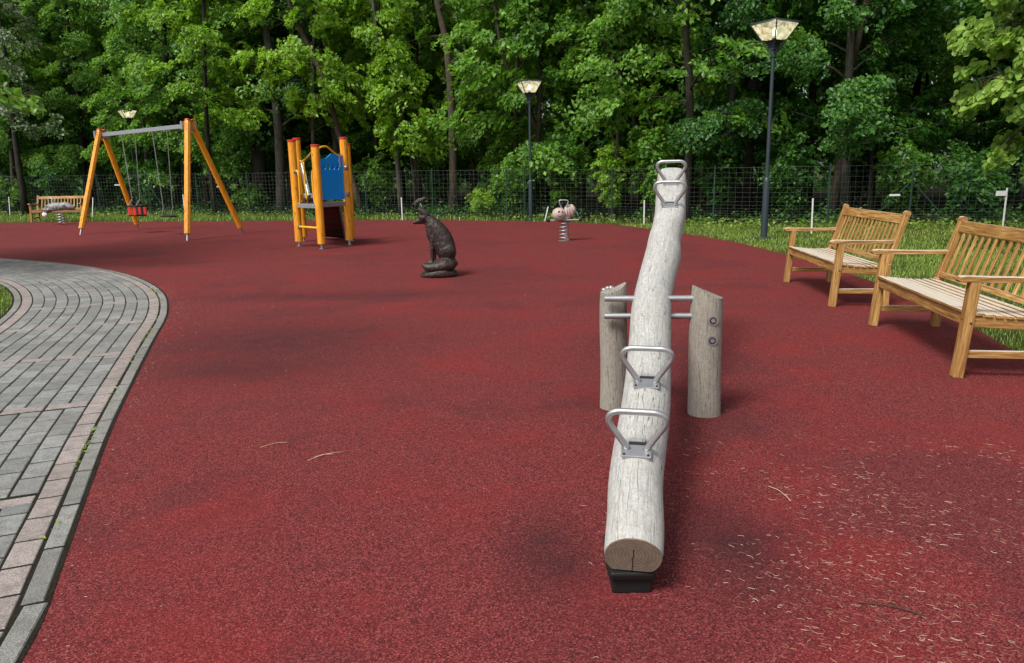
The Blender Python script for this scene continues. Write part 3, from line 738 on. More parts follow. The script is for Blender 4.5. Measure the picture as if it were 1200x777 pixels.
# ------------------------------------------------------------------ grass
ecx = np.array([p[0] for p in ec]); ecy = np.array([p[1] for p in ec])
def in_poly(px, py, poly_):
    inside = np.zeros(len(px), bool); n_ = len(poly_); j = n_-1
    for i in range(n_):
        xi, yi = poly_[i]; xj, yj = poly_[j]
        c_ = ((yi > py) != (yj > py)) & (px < (xj-xi)*(py-yi)/((yj-yi) if yj != yi else 1e-9)+xi)
        inside ^= c_; j = i
    return inside
def grass(name, pts, hmin, hmax, wd):
    n = len(pts); h = rng.uniform(hmin, hmax, n); az = rng.uniform(0, 2*np.pi, n); ln = rng.uniform(.1, .9, n)*h
    w_ = wd*rng.uniform(.7, 1.3, n); b = np.stack([-np.sin(az), np.cos(az), 0*az], 1)*w_[:, None]/2
    dv = np.stack([np.cos(az)*ln, np.sin(az)*ln, h], 1); base = np.column_stack([pts, np.full(n, -.024)])
    mid = base+dv*np.array([[.35, .35, .6]])
    V = np.stack([base-b, base+b, mid+b*.8, mid-b*.8, base+dv], 1).reshape(-1, 3); i = np.arange(n)*5
    q = np.stack([i, i+1, i+2, i+3], 1); me = bpy.data.meshes.new(name); 
    tr = np.concatenate([np.stack([i, i+1, i+2], 1), np.stack([i, i+2, i+3], 1), np.stack([i+3, i+2, i+4], 1)])
    return tag(link(name, fast_mesh(name, V, tr), MAT['grass']), kind='stuff')
def scatter(n, x0, x1, y0, y1):
    p = np.column_stack([rng.uniform(x0, x1, n), rng.uniform(y0, y1, n)])
    cl = .5+.5*np.sin(p[:, 0]*3.1+np.sin(p[:, 1]*2.3)*1.4)*np.sin(p[:, 1]*2.7+p[:, 0]*.6); return p[rng.uniform(0, 1, n) < .12+.88*cl]
rub = poly
def lawn_pts(p): return p[(~in_poly(p[:, 0], p[:, 1], rub)) & (p[:, 1] < fence_y(p[:, 0])+.2)]
A = lawn_pts(scatter(120000, 3.3, 9.5, 3.2, 11.5)); grass('lawn_grass', A, .02, .06, .007)
B = lawn_pts(scatter(90000, 3.0, 14, 10.5, 20.5)); grass('lawn_grass', B, .025, .075, .010)
Cc = lawn_pts(scatter(75000, -30, 4, 21, 37)); grass('grass_strip', Cc, .05, .17, .018)
# the grass in the bend of the path
inn = [(float(p[0]), float(p[1])) for p in offs(PW+.006)[::4]]; inn = [p for p in inn if p[0] > -14 and p[1] > 1]
ip = inn+[(-14, 1)]
D = scatter(60000, -9.5, -4.2, 4.5, 12.0); D = D[in_poly(D[:, 0], D[:, 1], ip)]; grass('grass_patch', D, .02, .06, .008)
sm = np.arange(2.0, 12, .012); gi = offs(.078)   # moss and grass in the joint between kerb and border
k_ = rng.integers(0, len(gi), 2600); P = gi[k_]+rng.normal(0, .008, (2600, 3)); P[:, 2] = rng.uniform(-.01, .012, 2600)
keep = (np.sin(k_*.31)+np.sin(k_*.11)+rng.normal(0, .4, 2600)) > .3; P = P[keep]
tag(link('joint_moss', leaf_mesh('joint_moss', P, np.array([[0, 0, 1.]])+.7*rng.normal(size=P.shape), rng.uniform(.01, .03, len(P))), MAT['grass']), kind='stuff')

# ------------------------------------------------------------------ litter on the rubber
def catkins(name, pts, l0, l1, wd):
    n = len(pts); az = np.where(rng.uniform(0, 1, n) < .45, rng.normal(2.7, .5, n), rng.uniform(0, 2*np.pi, n)); L = l0+(l1-l0)*rng.beta(1.3, 2.5, n); cv = rng.normal(0, .8, n)
    V = []; seg = 4
    t = np.linspace(-.5, .5, seg); b0 = []
    for k in range(seg):
        a = az+cv*t[k]*2; x = pts[:, 0]+np.cos(az)*L*t[k]-np.sin(az)*cv*L*(t[k]**2); y = pts[:, 1]+np.sin(az)*L*t[k]+np.cos(az)*cv*L*(t[k]**2)
        wk = wd*(1.1-abs(t[k])*1.2); nx, ny = -np.sin(a)*wk/2, np.cos(a)*wk/2
        z = .0015+.0035*(1-abs(t[k]))+0*x
        b0.append(np.stack([np.stack([x-nx, y-ny, z*0+.0008], 1), np.stack([x, y, z*0+.0017], 1), np.stack([x+nx, y+ny, z*0+.0008], 1)], 1))
    V = np.stack(b0, 1).reshape(-1, 3); i = np.arange(n)*seg*3; F = []
    for k in range(seg-1):
        for j in range(2): F.append(np.stack([i+k*3+j, i+(k+1)*3+j, i+(k+1)*3+j+1, i+k*3+j+1], 1))
    return tag(link(name, fast_mesh(name, V, np.concatenate(F)), MAT['catkin']), kind='stuff')
def drift(n, x0, x1, y0, y1, f):
    p = np.column_stack([rng.uniform(x0, x1, n), rng.uniform(y0, y1, n)])
    cl = (.5+.5*np.sin(p[:, 0]*5.1+p[:, 1]*1.3)*np.sin(p[:, 1]*4.3-p[:, 0]))*f(p); return p[rng.uniform(0, 1, n) < cl]
inside = lambda p: p[in_poly(p[:, 0], p[:, 1], rub)]
p1 = inside(drift(10500, .1, 2.4, 1.7, 3.6, lambda p: np.clip((p[:, 0]-.1)/1.1, 0, 1)**1.5*np.clip((3.7-p[:, 1])/1.6, .1, 1)))
catkins('fallen_catkins', p1, .010, .036, .0010)
p2 = inside(drift(11000, -1.8, 3.2, 1.7, 6, lambda p: .30+0*p[:, 0])); catkins('fallen_seeds', p2, .003, .010, .0008)
p3 = inside(drift(9000, -8, 4.2, 4.5, 20, lambda p: .25+0*p[:, 0])); catkins('fallen_seeds', p3, .005, .018, .0026)
# drift along the kerb stones
k_ = rng.integers(30, 260, 900); P = offs(-.02)[k_]+np.abs(rng.normal(0, .12, (900, 1)))*-nrm[k_]+tang[k_]*rng.uniform(-.05, .05, (900, 1)); catkins('fallen_catkins', P[:, :2], .005, .02, .0010)
def twig(pts, rad, mat, label, name='twig'):
    m_ = MB(); m_.tube([(x, y, z) for x, y, z in catmull(pts, 4)], rad, 5); o = m_.build(name, MAT[mat], smooth=True); tag(o, label, 'twig' if name == 'twig' else 'straw')
twig([(1.06, 2.085, .004), (1.12, 2.068, .008), (1.17, 2.045, .009), (1.225, 2.012, .004)], .0022, 'twig', 'thin dark twig lying among the catkins at the lower right')
twig([(1.085, 2.97, .004), (1.11, 2.92, .008), (1.12, 2.86, .008), (1.125, 2.82, .004)], .0014, 'straw', 'long pale straw lying on the red rubber right of the seesaw', 'straw')
twig([(-.97, 3.40, .004), (-.93, 3.42, .010), (-.88, 3.43, .008)], .0014, 'straw', 'short pale straw crossing another on the open red rubber', 'straw')
twig([(-.99, 3.36, .004), (-.92, 3.42, .012), (-.84, 3.47, .005)], .0012, 'straw', 'longer straw of the crossed pair on the open red rubber', 'straw')
twig([(-1.28, 3.55, .004), (-1.22, 3.60, .008), (-1.16, 3.62, .004)], .001, 'straw', 'single thin straw left of the crossed pair on the red rubber', 'straw')

# ================================================================== fence
fe = empty('wire_fence', (0, 0, 0), 0, 'long wire mesh fence on green posts along the edge of the wood', 'fence')
def fh(x): return float(np.interp(x, [-25, -3, 6, 20], [1.72, 1.56, 1.44, 1.40]))
def fp(x, z): return (x, float(fence_y(x)), z)
xs = np.arange(-34, 24.01, .5)
zs = [0.04, .09, .14, .19, .25, .31, .38, .46, .55, .65, .77, .90, 1.05, 1.20, 1.0]
levels = [.03, .065, .10, .14, .18, .225, .275, .335, .40, .48, .56, .645, .73, .82, .91, 1.0]
for q in levels:
    m_ = MB(); m_.tube([fp(x, fh(x)*q) for x in xs], .0024 if q < 1 else .004, 4, caps=False); m_.build('wire', MAT['wire'], fe)
V = []; F = []; xv = np.arange(-34, 24, .15)
m_ = MB()
for x in xv:
    x = float(x); h = fh(x); b = len(V); rr = .0022
    for z in (0.02, h): V += [(x-rr, fence_y(x)-.004, z), (x+rr, fence_y(x)-.004, z), (x, fence_y(x)-.004+2*rr, z)]
    F += [(b, b+1, b+4, b+3), (b+1, b+2, b+5, b+4), (b+2, b, b+3, b+5)]
me = bpy.data.meshes.new('upright_wires'); me.from_pydata([tuple(map(float, v_)) for v_ in V], [], F); tag(link('upright_wires', me, MAT['wire'], fe), kind='stuff')
px_ = list(np.arange(-33.2, -16, 2.6))+[-15.0]+list(np.arange(-12.6, 0, 2.5))+[.46]+list(np.arange(3.0, 9, 2.45))+[9.67]+list(np.arange(12.1, 24, 2.5))
for x in px_:
    x = float(x); h = fh(x)
    m_ = MB(); m_.tube([(x, fence_y(x)+.03, -.1), (x, fence_y(x)+.03, h+.07)], .022, 8); m_.build('post', MAT['green'], fe, smooth='auto')
    if x in (-15.0, 9.67):
        for s_ in (-1, 1):
            m_ = MB(); xx = x+s_*.95; m_.tube([(xx, fence_y(xx)+.05, -.05), (x+s_*.02, fence_y(x)+.05, h*.72)], .016, 6); m_.build('brace', MAT['green'], fe)
for (x, z) in ((-16.5, 1.25), (-11.4, 1.12), (9.3, .72)):
    m_ = MB(); m_.box((x, float(fence_y(x))-.03, min(z, fh(x)-.1)), (.26, .008, .045)); m_.build('marker_plate', MAT['white'], fe, bevel=.002)
# white stakes along the grass
for (x, y, h, lean, lab) in ((-22.06, 33.2, .82, .08, 'white stake at the far left, left of the left bench'), (-17.0, 30.6, .78, .16, 'white stake leaning between the left bench and the swing leg'),
    (-13.05, 30.2, .85, 0, 'white stake behind the left posts of the climbing tower'), (-3.49, 24.3, .72, 0, 'upright white stake just left of the fox sculpture'),
    (1.05, 22.6, .42, .24, 'short white stake leaning right beside the bee spring rocker'), (3.61, 20.2, .63, .0, 'white stake left of the raised end of the seesaw'),
    (6.62, 16.4, .74, -.02, 'white stake between the right lamp and the far right bench')):
    m_ = MB(); m_.box((0, 0, h/2-.03), (.032, .018, h+.06)); o = m_.build('stake', MAT['white'], None, (x, y, 0), (0, lean, 0), bevel=.003); tag(o, lab, 'stake')
t = empty('marker_stake', (11.15, 16.9, 0), 0, 'white stake carrying a small white plate behind the near right bench', 'stake')
m_ = MB(); m_.box((0, 0, .43), (.034, .02, .9)); m_.build('stake', MAT['white'], t, bevel=.003)
m_ = MB(); m_.box((-.13, -.016, .76), (.24, .01, .11)); m_.build('plate', MAT['white'], t, bevel=.002)

# ================================================================== lamps
def lamp(x, y, H, rz, label):
    t = empty('street_lamp', (x, y, 0), rz, label, 'street lamp', 'street lamps round the playground')
    m_ = MB(); m_.box((0, 0, 0), (.36, .36, .03)); m_.build('base_plate', MAT['lamp'], t, bevel=.006)
    m_ = MB(); m_.tube([(0, 0, -.1), (0, 0, .01), (0, 0, 1.12), (0, 0, 1.19), (0, 0, 1.21)], [.068, .068, .066, .058, .042], 20); m_.build('lower_post', MAT['lamp'], t, smooth='auto')
    m_ = MB(); m_.tube([(0, 0, .22), (0, 0, .235)], .071, 20); m_.tube([(0, 0, .58), (0, 0, .585)], .069, 20); m_.build('collar', MAT['lamp'], t, smooth='auto')
    m_ = MB(); m_.tube([(0, 0, 1.19), (0, 0, H-.60)], [.040, .034], 16); m_.build('upper_post', MAT['lamp'], t, smooth='auto')
    m_ = MB(); m_.tube([(0, 0, H-.66), (0, 0, H-.54)], [.055, .062], 20); m_.build('head_socket', MAT['lamp'], t, smooth='auto')
    # louvred throat: stacked square fins growing outward
    w0, w1, z0, z1 = .055, .31, H-.54, H-.06
    wz = lambda z: w0+(w1-w0)*(z-z0)/(z1-z0)
    for k in range(5):
        z = H-.50+k*.033; a = wz(z)-.006; m_ = MB(); m_.box((0, 0, z), (2*a, 2*a, .017), None, 1.08); m_.build('fin', MAT['lamp'], t)
    m_ = MB(); a = wz(H-.45)*.7; m_.box((0, 0, H-.44), (2*a, 2*a, .17)); m_.build('louvre_core', MAT['lamp'], t)
    c4 = [(-1, -1), (1, -1), (1, 1), (-1, 1)]
    for (i, j) in c4:
        m_ = MB(); m_.tube([(i*w0, j*w0, z0-.02), (i*(w1+.012), j*(w1+.012), z1+.018)], .013, 6); m_.build('corner_bar', MAT['lamp'], t)
    zb = H-.335
    for q in range(4):
        (i, j), (k, l) = c4[q], c4[(q+1) % 4]; a, b = wz(zb)-.004, w1-.004
        m_ = MB(); P = [Vector((i*a, j*a, zb)), Vector((k*a, l*a, zb)), Vector((k*b, l*b, z1)), Vector((i*b, j*b, z1))]
        c_ = sum(P, Vector())/4; nn = Vector((c_.x, c_.y, 0)).normalized()*-.006; m_.add(P+[p+nn for p in P], [(0, 1, 2, 3), (7, 6, 5, 4), (0, 4, 5, 1), (1, 5, 6, 2), (2, 6, 7, 3), (3, 7, 4, 0)]); m_.build('pane', MAT['pane'], t)
    m_ = MB()
    m_.box((0, 0, H-.03), (.66, .66, .022)); m_.box((0, 0, H-.005), (.60, .60, .028), None, .55); m_.build('roof', MAT['lamp'], t, bevel=.004)
    m_ = MB(); m_.ell((0, 0, H-.20), (.045, .045, .085)); m_.build('bulb', MAT['bulb'], t, smooth=True)
    m_ = MB(); m_.tube([(0, 0, H-.36), (0, 0, H-.27)], [.05, .035], 10); m_.build('bulb_socket', MAT['lamp'], t, smooth='auto')
    return t
lamp(5.17, 15.2, 4.16, R(30), 'dark street lamp with the largest head, standing in the grass behind the far right bench')
lamp(.65, 23.3, 4.12, R(10), 'dark street lamp in the middle, left of the bee spring rocker')
lamp(-16.4, 33.3, 4.42, R(40), 'most distant dark street lamp, seen through the swing')

# ================================================================== benches
def bench(x, y, rz, Wd, label, nsl=15, tilt=0):
    t = empty('wooden_bench', (x, y, 0), rz, label, 'bench', 'teak benches round the playground'); T = MAT['teak']
    def bar(n, a, b, wd, th, side=None, bev=.005, lab=None): m_ = MB(); m_.bar(a, b, wd, th, side); return m_.build(n, T, t, bevel=bev)
    h = Wd/2; X = (1, 0, 0)
    for s_ in (-1, 1):
        m_ = MB(); m_.bar((s_*h, -.035, 0), (s_*h, .012, .625), .068, .062, X); m_.build('front_leg', T, t, bevel=.006)
        # rear leg: straight below the seat, reclined above
        m_ = MB(); m_.bar((s_*h, .47, 0), (s_*h, .455, .42), .068, .058, X); m_.bar((s_*h, .455, .405), (s_*h, .60, .90), .060, .052, X); m_.build('rear_leg', T, t, bevel=.006)
        m_ = MB(); m_.tube([(s_*h-.03, .60, .905), (s_*h+.03, .60, .905)], .028, 14); m_.build('leg_cap', T, t, smooth='auto')
        bar('side_rail', (s_*h, -.01, .375), (s_*h, .455, .345), .035, .075, X)
        bar('side_stretcher', (s_*h, -.02, .155), (s_*h, .47, .155), .034, .048, X)
        m_ = MB()      # armrest with rounded nose
        V = []; prof = [(-.085, -.022), (-.095, -.004), (-.085, .012), (-.05, .018), (.1, .013), (.3, .010), (.515, .012), (.515, -.022), (.3, -.024), (.1, -.022), (-.05, -.02)]
        for sx in (-1, 1): V += [(s_*h+sx*(.036 if yy < .3 else .026), yy, .642+zz) for yy, zz in prof]
        n_ = len(prof); F = [tuple(range(n_)), tuple(range(2*n_-1, n_-1, -1))]+[(i, i+n_, (i+1) % n_+n_, (i+1) % n_) for i in range(n_)]
        m_.add(V, F, [[(V[j][1], V[j][2]) for j in f_] for f_ in F]); m_.build('armrest', T, t, bevel=.004)
        m_ = MB(); m_.tube([(s_*(h+.036), .004, .36), (s_*(h+.028), .004, .36)], .009, 8); m_.build('bolt', MAT['twig'], t)
    for (x_, y_, z_) in ((-h, -.034, .38), (h, -.034, .38), (-h, -.034, .16), (h, -.034, .16)):
        m_ = MB(); m_.tube([(x_, y_+.02, z_), (x_, y_-.004, z_)], .008, 8); m_.build('plug', MAT['twig'], t)
    bar('front_apron', (-h+.034, -.012, .375), (h-.034, -.012, .375), .07, .030, (0, 0, 1))
    bar('rear_apron', (-h+.034, .45, .345), (h-.034, .45, .345), .06, .030, (0, 0, 1))
    # slightly dished seat of long slats
    ns = 8; st = .062
    for k in range(ns):
        yy = -.035+k*st+.02; u = k/(ns-1); z = .428-.030*u-.014*math.sin(math.pi*u)
        ex = .03 if k > 0 else -.03
        bar('seat_slat', (-h-ex+.0, yy, z), (h+ex, yy, z), .048, .020, (0, 1, -.05), .004)
    # back
    q = lambda v: (.455+.145*(v-.405)/.495, v)
    y0, z0 = q(.45); y1, z1 = q(.85)
    bar('lower_back_rail', (-h+.03, y0-.004, z0), (h-.03, y0-.004, z0), .045, .028, (0, .28, 1))
    bar('top_back_rail', (-h+.03, y1, z1), (h-.03, y1, z1), .095, .030, (0, .28, 1))
    for k in range(nsl):
        x_ = -h+.03+(2*h-.06)*(k+1)/(nsl+1); bar('back_slat', (x_, y0, z0+.02), (x_, y1-.012, z1-.04), .036, .014, X, .003)
    return t
# direction of each bench comes from where its two front legs stand
def bench_at(pn, pf, label, nsl):
    a, b = Vector(pn), Vector(pf); mid = (a+b)/2; d_ = b-a
    rz = math.atan2(d_.y, d_.x)+math.pi          # local +x points to the near end
    return mid, rz, d_.length
m0, rz, L = bench_at((2.90, 4.61), (3.17, 6.32), '', 14)
B1 = bench(m0.x, m0.y+.0, rz, 1.70, 'near teak bench at the right edge, cut by the frame, with bleached seat slats', 14)
m1, rz1, L1 = bench_at((3.21, 7.22), (3.40, 9.02), '', 14)
B2 = bench(m1.x, m1.y, rz1, 1.74, 'farther of the two right teak benches, beside the grass below the lamp', 15)
B3 = bench(-16.2, 26.9, R(4), 1.75, 'small distant bench at the left behind the grey spring rocker', 14)

# ================================================================== seesaw
see = empty('log_seesaw', (.78, 4.0, 0), 0, 'long weathered grey log seesaw between two stub posts, near end down', 'seesaw')
o0 = Vector((.78, 4.0, 0))
LOG = [(.368, 2.14, .142, .092), (.40, 2.30, .184, .094), (.448, 2.56, .245, .097), (.567, 3.03, .362, .100), (.675, 3.55, .495, .102), (.765, 4.0, .61, .105), (.860, 4.35, .72, .108), (.955, 4.65, .825, .112),
       (1.005, 4.85, .90, .106), (1.096, 5.15, 1.01, .106), (1.195, 5.6, 1.145, .112), (1.28, 5.98, 1.262, .114)]
lp = catmull([(x, y, z) for x, y, z, _ in LOG], 6); rads = np.interp(np.linspace(0, 1, len(lp)), np.linspace(0, 1, len(LOG)), [q[3] for q in LOG])
NS = 40; V = []; F = []; UV = []; sdist = 0; n_ = len(lp)
for i, p in enumerate(lp):
    T_ = (lp[min(i+1, n_-1)]-lp[max(i-1, 0)]).normalized(); sx = T_.cross(Vector((0, 0, 1))).normalized(); up = sx.cross(T_)
    if i: sdist += (p-lp[i-1]).length
    for j in range(NS):
        a = 2*math.pi*j/NS; rr = rads[i]*(1+.018*math.sin(2*a+i*.11)+.014*math.sin(3*a+i*.21+1)+.012*math.sin(i*.5))
        fl_ = min(1, max(0, (sdist)/.5)); hz_ = max(rr*math.sin(a)*(.84+.16*fl_), -rads[i]*(.60+.20*fl_))
        e = 0.986 if i in (0, n_-1) else 1
        if p.y > 4.9 and math.sin(a) > 0: k3 = min(1, (p.y-4.9)/.3); q3 = (abs(math.cos(a))**3.4+abs(math.sin(a))**3.4)**(-1/3.4); q3 = 1+(q3-1)*k3; rr *= q3*.96; hz_ = rr*math.sin(a)
        V.append(p-o0+sx*rr*math.cos(a)*e+up*hz_*e)
    V_s = sdist
    UV.append(sdist)
for i in range(n_-1):
    for j in range(NS): F.append((i*NS+j, i*NS+(j+1) % NS, (i+1)*NS+(j+1) % NS, (i+1)*NS+j))
uvs = [[(j/NS, UV[i]), ((j+1)/NS, UV[i]), ((j+1)/NS, UV[i+1]), (j/NS, UV[i+1])] for i in range(n_-1) for j in range(NS)]
m_ = MB(); m_.add(V, F, uvs); log = m_.build('log', MAT['log'], see, smooth=None); auto_smooth(log.data, 50)
for end in (0, n_-1):
    ring = V[end*NS:(end+1)*NS]; c_ = lp[end]-o0; nrm_ = (lp[end]-lp[1 if end == 0 else n_-2]).normalized()
    R1 = [c_+(p-c_)*.985+nrm_*.004 for p in ring]; sx = Vector((1, 0, 0)); 
    up = nrm_.cross(sx).normalized(); up = up if up.z > 0 else -up
    vv = list(ring)+R1+[c_+nrm_*.004]; ff = [(j, (j+1) % NS, NS+(j+1) % NS, NS+j) for j in range(NS)]+[(NS+j, NS+(j+1) % NS, 2*NS) for j in range(NS)]
    uvp = lambda q: ((q-c_).dot(sx)/.1, (q-c_).dot(up)/.1)
    m_ = MB(); m_.add(vv, ff, [[uvp(vv[k]) for k in f_] for f_ in ff]); bm_ = m_.build('cut_end', MAT['endgrain'], see, smooth=None)
    b2 = bmesh.new(); b2.from_mesh(bm_.data); bmesh.ops.recalc_face_normals(b2, faces=b2.faces); b2.to_mesh(bm_.data); b2.free()
m_ = MB(); m_.box((.372-o0.x, 2.245-o0.y, .088), (.145, .20, .03), Matrix.Rotation(R(13), 3, 'X')); m_.box((.372-o0.x, 2.25-o0.y, .040), (.128, .17, .085)); m_.build('rubber_bumper', MAT['black'], see, bevel=.008)
m_ = MB(); m_.box((1.262-o0.x, 5.83-o0.y, 1.12), (.128, .17, .11), Matrix.Rotation(R(14), 3, 'X')); m_.build('rubber_bumper', MAT['black'], see, bevel=.01)
def at_log(Y):
    i = int(np.argmin([abs(p.y-Y) for p in lp])); T_ = (lp[min(i+1, n_-1)]-lp[i-1]).normalized(); sx = T_.cross(Vector((0, 0, 1))).normalized(); return lp[i]-o0, T_, sx, sx.cross(T_), rads[i]
for Y, fl in ((2.56, 1), (3.03, 1), (5.13, -1), (5.58, -1)):
    c_, T_, sx, up, rr = at_log(Y)
    M = Matrix((sx, T_, up)).transposed()
    hd = empty('seesaw_handle') if False else None
    m_ = MB(); m_.box(c_+up*(rr*1.0+.000), (.108, .075, .006), M); m_.box(c_+up*(rr*1.0-.008)+sx*.0, (.10, .07, .014), M)
    pl = m_.build('handle_plate', MAT['steel'], see, bevel=.002)
    for a_, b_ in ((-1, -1), (1, -1), (-1, 1), (1, 1)):
        mm = MB(); q = c_+up*(rr+.003)+sx*a_*.043+T_*b_*.028; mm.tube([q, q+up*.004], .005, 8); mm.build('screw', MAT['darkmark'], pl)
    mm = MB(); q = c_+up*(rr+.001)+T_*.050; mm.box(q, (.062, .016, .004), M); mm.build('slot', MAT['darkmark'], pl)
    P = [(-.030, .0), (-.062, .05), (-.092, .098), (-.101, .122), (-.094, .146), (-.072, .158), (-.04, .160), (.04, .160), (.072, .158), (.094, .146), (.101, .122), (.092, .098), (.062, .05), (.030, .0)]
    P = [c_+sx*x_+up*(rr+z_-.002)+T_*(.012) for x_, z_ in P]
    P = catmull(P, 4); mm = MB(); mm.tube(P, .0118, 12); mm.build('handle', MAT['steel'], see, smooth=True)
for (z, r_) in ((.655, .017), (.558, .017)):
    mm = MB(); mm.tube([(-.27, .02, z), (.33, -.03, z)], r_, 14); mm.build('axle_rod', MAT['steel'], see, smooth='auto')
def stub(px, py, rad, ztop_l, ztop_r, seed):
    NS = 32; V = []; F = []; hs_ = np.linspace(0, 1, 12); uvs = []
    for i, t in enumerate(hs_):
        for j in range(NS):
            a = 2*math.pi*j/NS; rr = rad*(1+.03*math.sin(2*a+seed)+.02*math.sin(3*a+t*3+seed)-.05*t+.01*math.sin(t*9+seed)); e = .955 if i == 11 else 1
            x_ = rr*math.cos(a)*e; y_ = rr*math.sin(a)*e; top = ztop_l+(ztop_r-ztop_l)*(x_/rad*.5+.5)-.02*(y_/rad)**2
            V.append((x_+.004*math.sin(t*4+seed), y_, -.02+(top+.02)*(t if i < 11 else 1.0)*(1 if i != 10 else .988/1)))
    for i in range(11):
        for j in range(NS): F.append((i*NS+j, i*NS+(j+1) % NS, (i+1)*NS+(j+1) % NS, (i+1)*NS+j)); uvs.append([(j/NS, hs_[i]*.7), ((j+1)/NS, hs_[i]*.7), ((j+1)/NS, hs_[i+1]*.7), (j/NS, hs_[i+1]*.7)])
    mm = MB(); mm.add(V, F, uvs); F2 = tuple(11*NS+j for j in range(NS)); mm.add([V[q] for q in F2], [tuple(range(NS))], [[(V[q][0]*1.2, V[q][1]*1.2) for q in F2]])
    o = mm.build('support_post', MAT['logpost'], see, (px-o0.x, py-o0.y, 0), smooth=None); auto_smooth(o.data, 45); return o
pl_ = stub(.577, 4.13, .077, .672, .730, 1.0); pr_ = stub(1.066, 3.985, .088, .730, .655, 2.4)
# bolts let into the face of the right post, bolt heads on top of the left one
for z in (.545, .435):
    mm = MB(); a = Vector((.012, -.082, z)); mm.tube([a+Vector((0, .008, 0)), a+Vector((0, -.004, 0))], .029, 22); rg = mm.build('bolt_ring', MAT['steel'], pr_, smooth='auto'); mm = MB(); mm.tube([a, a+Vector((0, -.0055, 0))], .019, 18); mm.build('bolt_recess', MAT['darkmark'], rg)
    mm = MB(); mm.tube([a, a+Vector((0, -.009, 0))], .012, 6); mm.build('bolt_head', MAT['steel'], rg, smooth='auto')
for (dx_, dz) in ((-.052, .012), (-.03, .02), (-.012, .022)):
    mm = MB(); mm.ell((dx_, .035, .668+dz*1.2), (.017, .02, .012), None, 10, 6); mm.build('bolt_head', MAT['steel'], pl_, smooth=True)

# ================================================================== swing
sw = empty('swing_set', (-9.4, 19.7, 0), 0, 'orange timber swing frame with red caps and a steel top beam', 'swing set')
so_ = Vector((-9.4, 19.7, 0))
LT, RT = Vector((-11.12, 21.0, 2.62)), Vector((-7.66, 18.45, 2.64))
ax_ = (RT-LT).normalized()
for (ft, tp, dlt) in (((-11.43, 19.89, 0), LT, -1), ((-10.95, 22.07, 0), LT, 1), ((-7.44, 17.19, 0), RT, -1), ((-7.01, 19.61, 0), RT, 1)):
    f_ = Vector(ft); horiz = Vector((ax_.y, -ax_.x, 0))*(-dlt)
    t_ = tp+Vector((0, 0, .10))+(Vector((f_.x, f_.y, 0))-Vector((tp.x, tp.y, 0)))*.055; dr = (f_-t_).normalized()
    m_ = MB(); side = Vector((1, -.75, 0)).normalized()
    # chamfered square timber: eight-sided section
    zz = dr; sx = (side-zz*side.dot(zz)).normalized(); sy = zz.cross(sx); sec = [(.062, .03), (.03, .062), (-.03, .062), (-.062, .03), (-.062, -.03), (-.03, -.062), (.03, -.062), (.062, -.03)]
    a, b = t_-so_, f_-dr*.16-so_; V = [q+sx*u+sy*v_ for q in (a, b) for u, v_ in sec]; F = [tuple(range(7, -1, -1)), tuple(range(8, 16))]+[(i, (i+1) % 8, 8+(i+1) % 8, 8+i) for i in range(8)]
    m_.add(V, F); leg = m_.build('leg', MAT['pine'], sw, smooth='auto')
    bpy.context.view_layer.update()
    m_ = MB(); m_.tube([a-dr*.004, a-dr*.038], [.074, .070], 16); m_.build('cap', MAT['red'], leg, smooth='auto')
    m_ = MB(); m_.tube([b-dr*.02, f_-so_+dr*.05], .022, 10); m_.tube([b-dr*.0, b+dr*.03], .032, 10); m_.build('foot_pin', MAT['steel'], leg, smooth='auto')
    for k in (.10, .15, .20):
        m_ = MB(); q = a+dr*k-sy*.0+Vector((0, -1, 0))*.066; m_.tube([q, q+Vector((0, -.01, 0))], .010, 8); m_.build('bolt', MAT['darkmark'], leg)
m_ = MB(); m_.bar(LT-so_-ax_*.02, RT-so_+ax_*.02, .06, .10, (ax_.y, -ax_.x, 0)); m_.build('top_beam', MAT['beam'], sw, bevel=.006)
for e, s_ in ((LT, -1), (RT, 1)):
    m_ = MB(); m_.bar(e-so_-Vector((ax_.y, -ax_.x, 0))*.20, e-so_+Vector((ax_.y, -ax_.x, 0))*.20, .07, .19, ax_); m_.build('end_bracket', MAT['beam'], sw, bevel=.01)
def chain(a, b, parent, name='chain'):
    m_ = MB(); a, b = Vector(a), Vector(b); L = (b-a).length; n = int(L/.034); d_ = (b-a)/n
    sd = d_.normalized().orthogonal().normalized(); s2 = d_.normalized().cross(sd)
    for k in range(n):
        c_ = a+d_*(k+.5); u = sd if k % 2 else s2; q = d_*.62
        m_.tube([c_-q+u*.004, c_-q*.5+u*.009, c_+q*.5+u*.009, c_+q+u*.004, c_+q-u*.004, c_+q*.5-u*.009, c_-q*.5-u*.009, c_-q-u*.004], .0048, 3, caps=False, closed=True)
    return m_.build(name, MAT['chain'], parent)
def beam_pt(t): return LT+(RT-LT)*t-so_
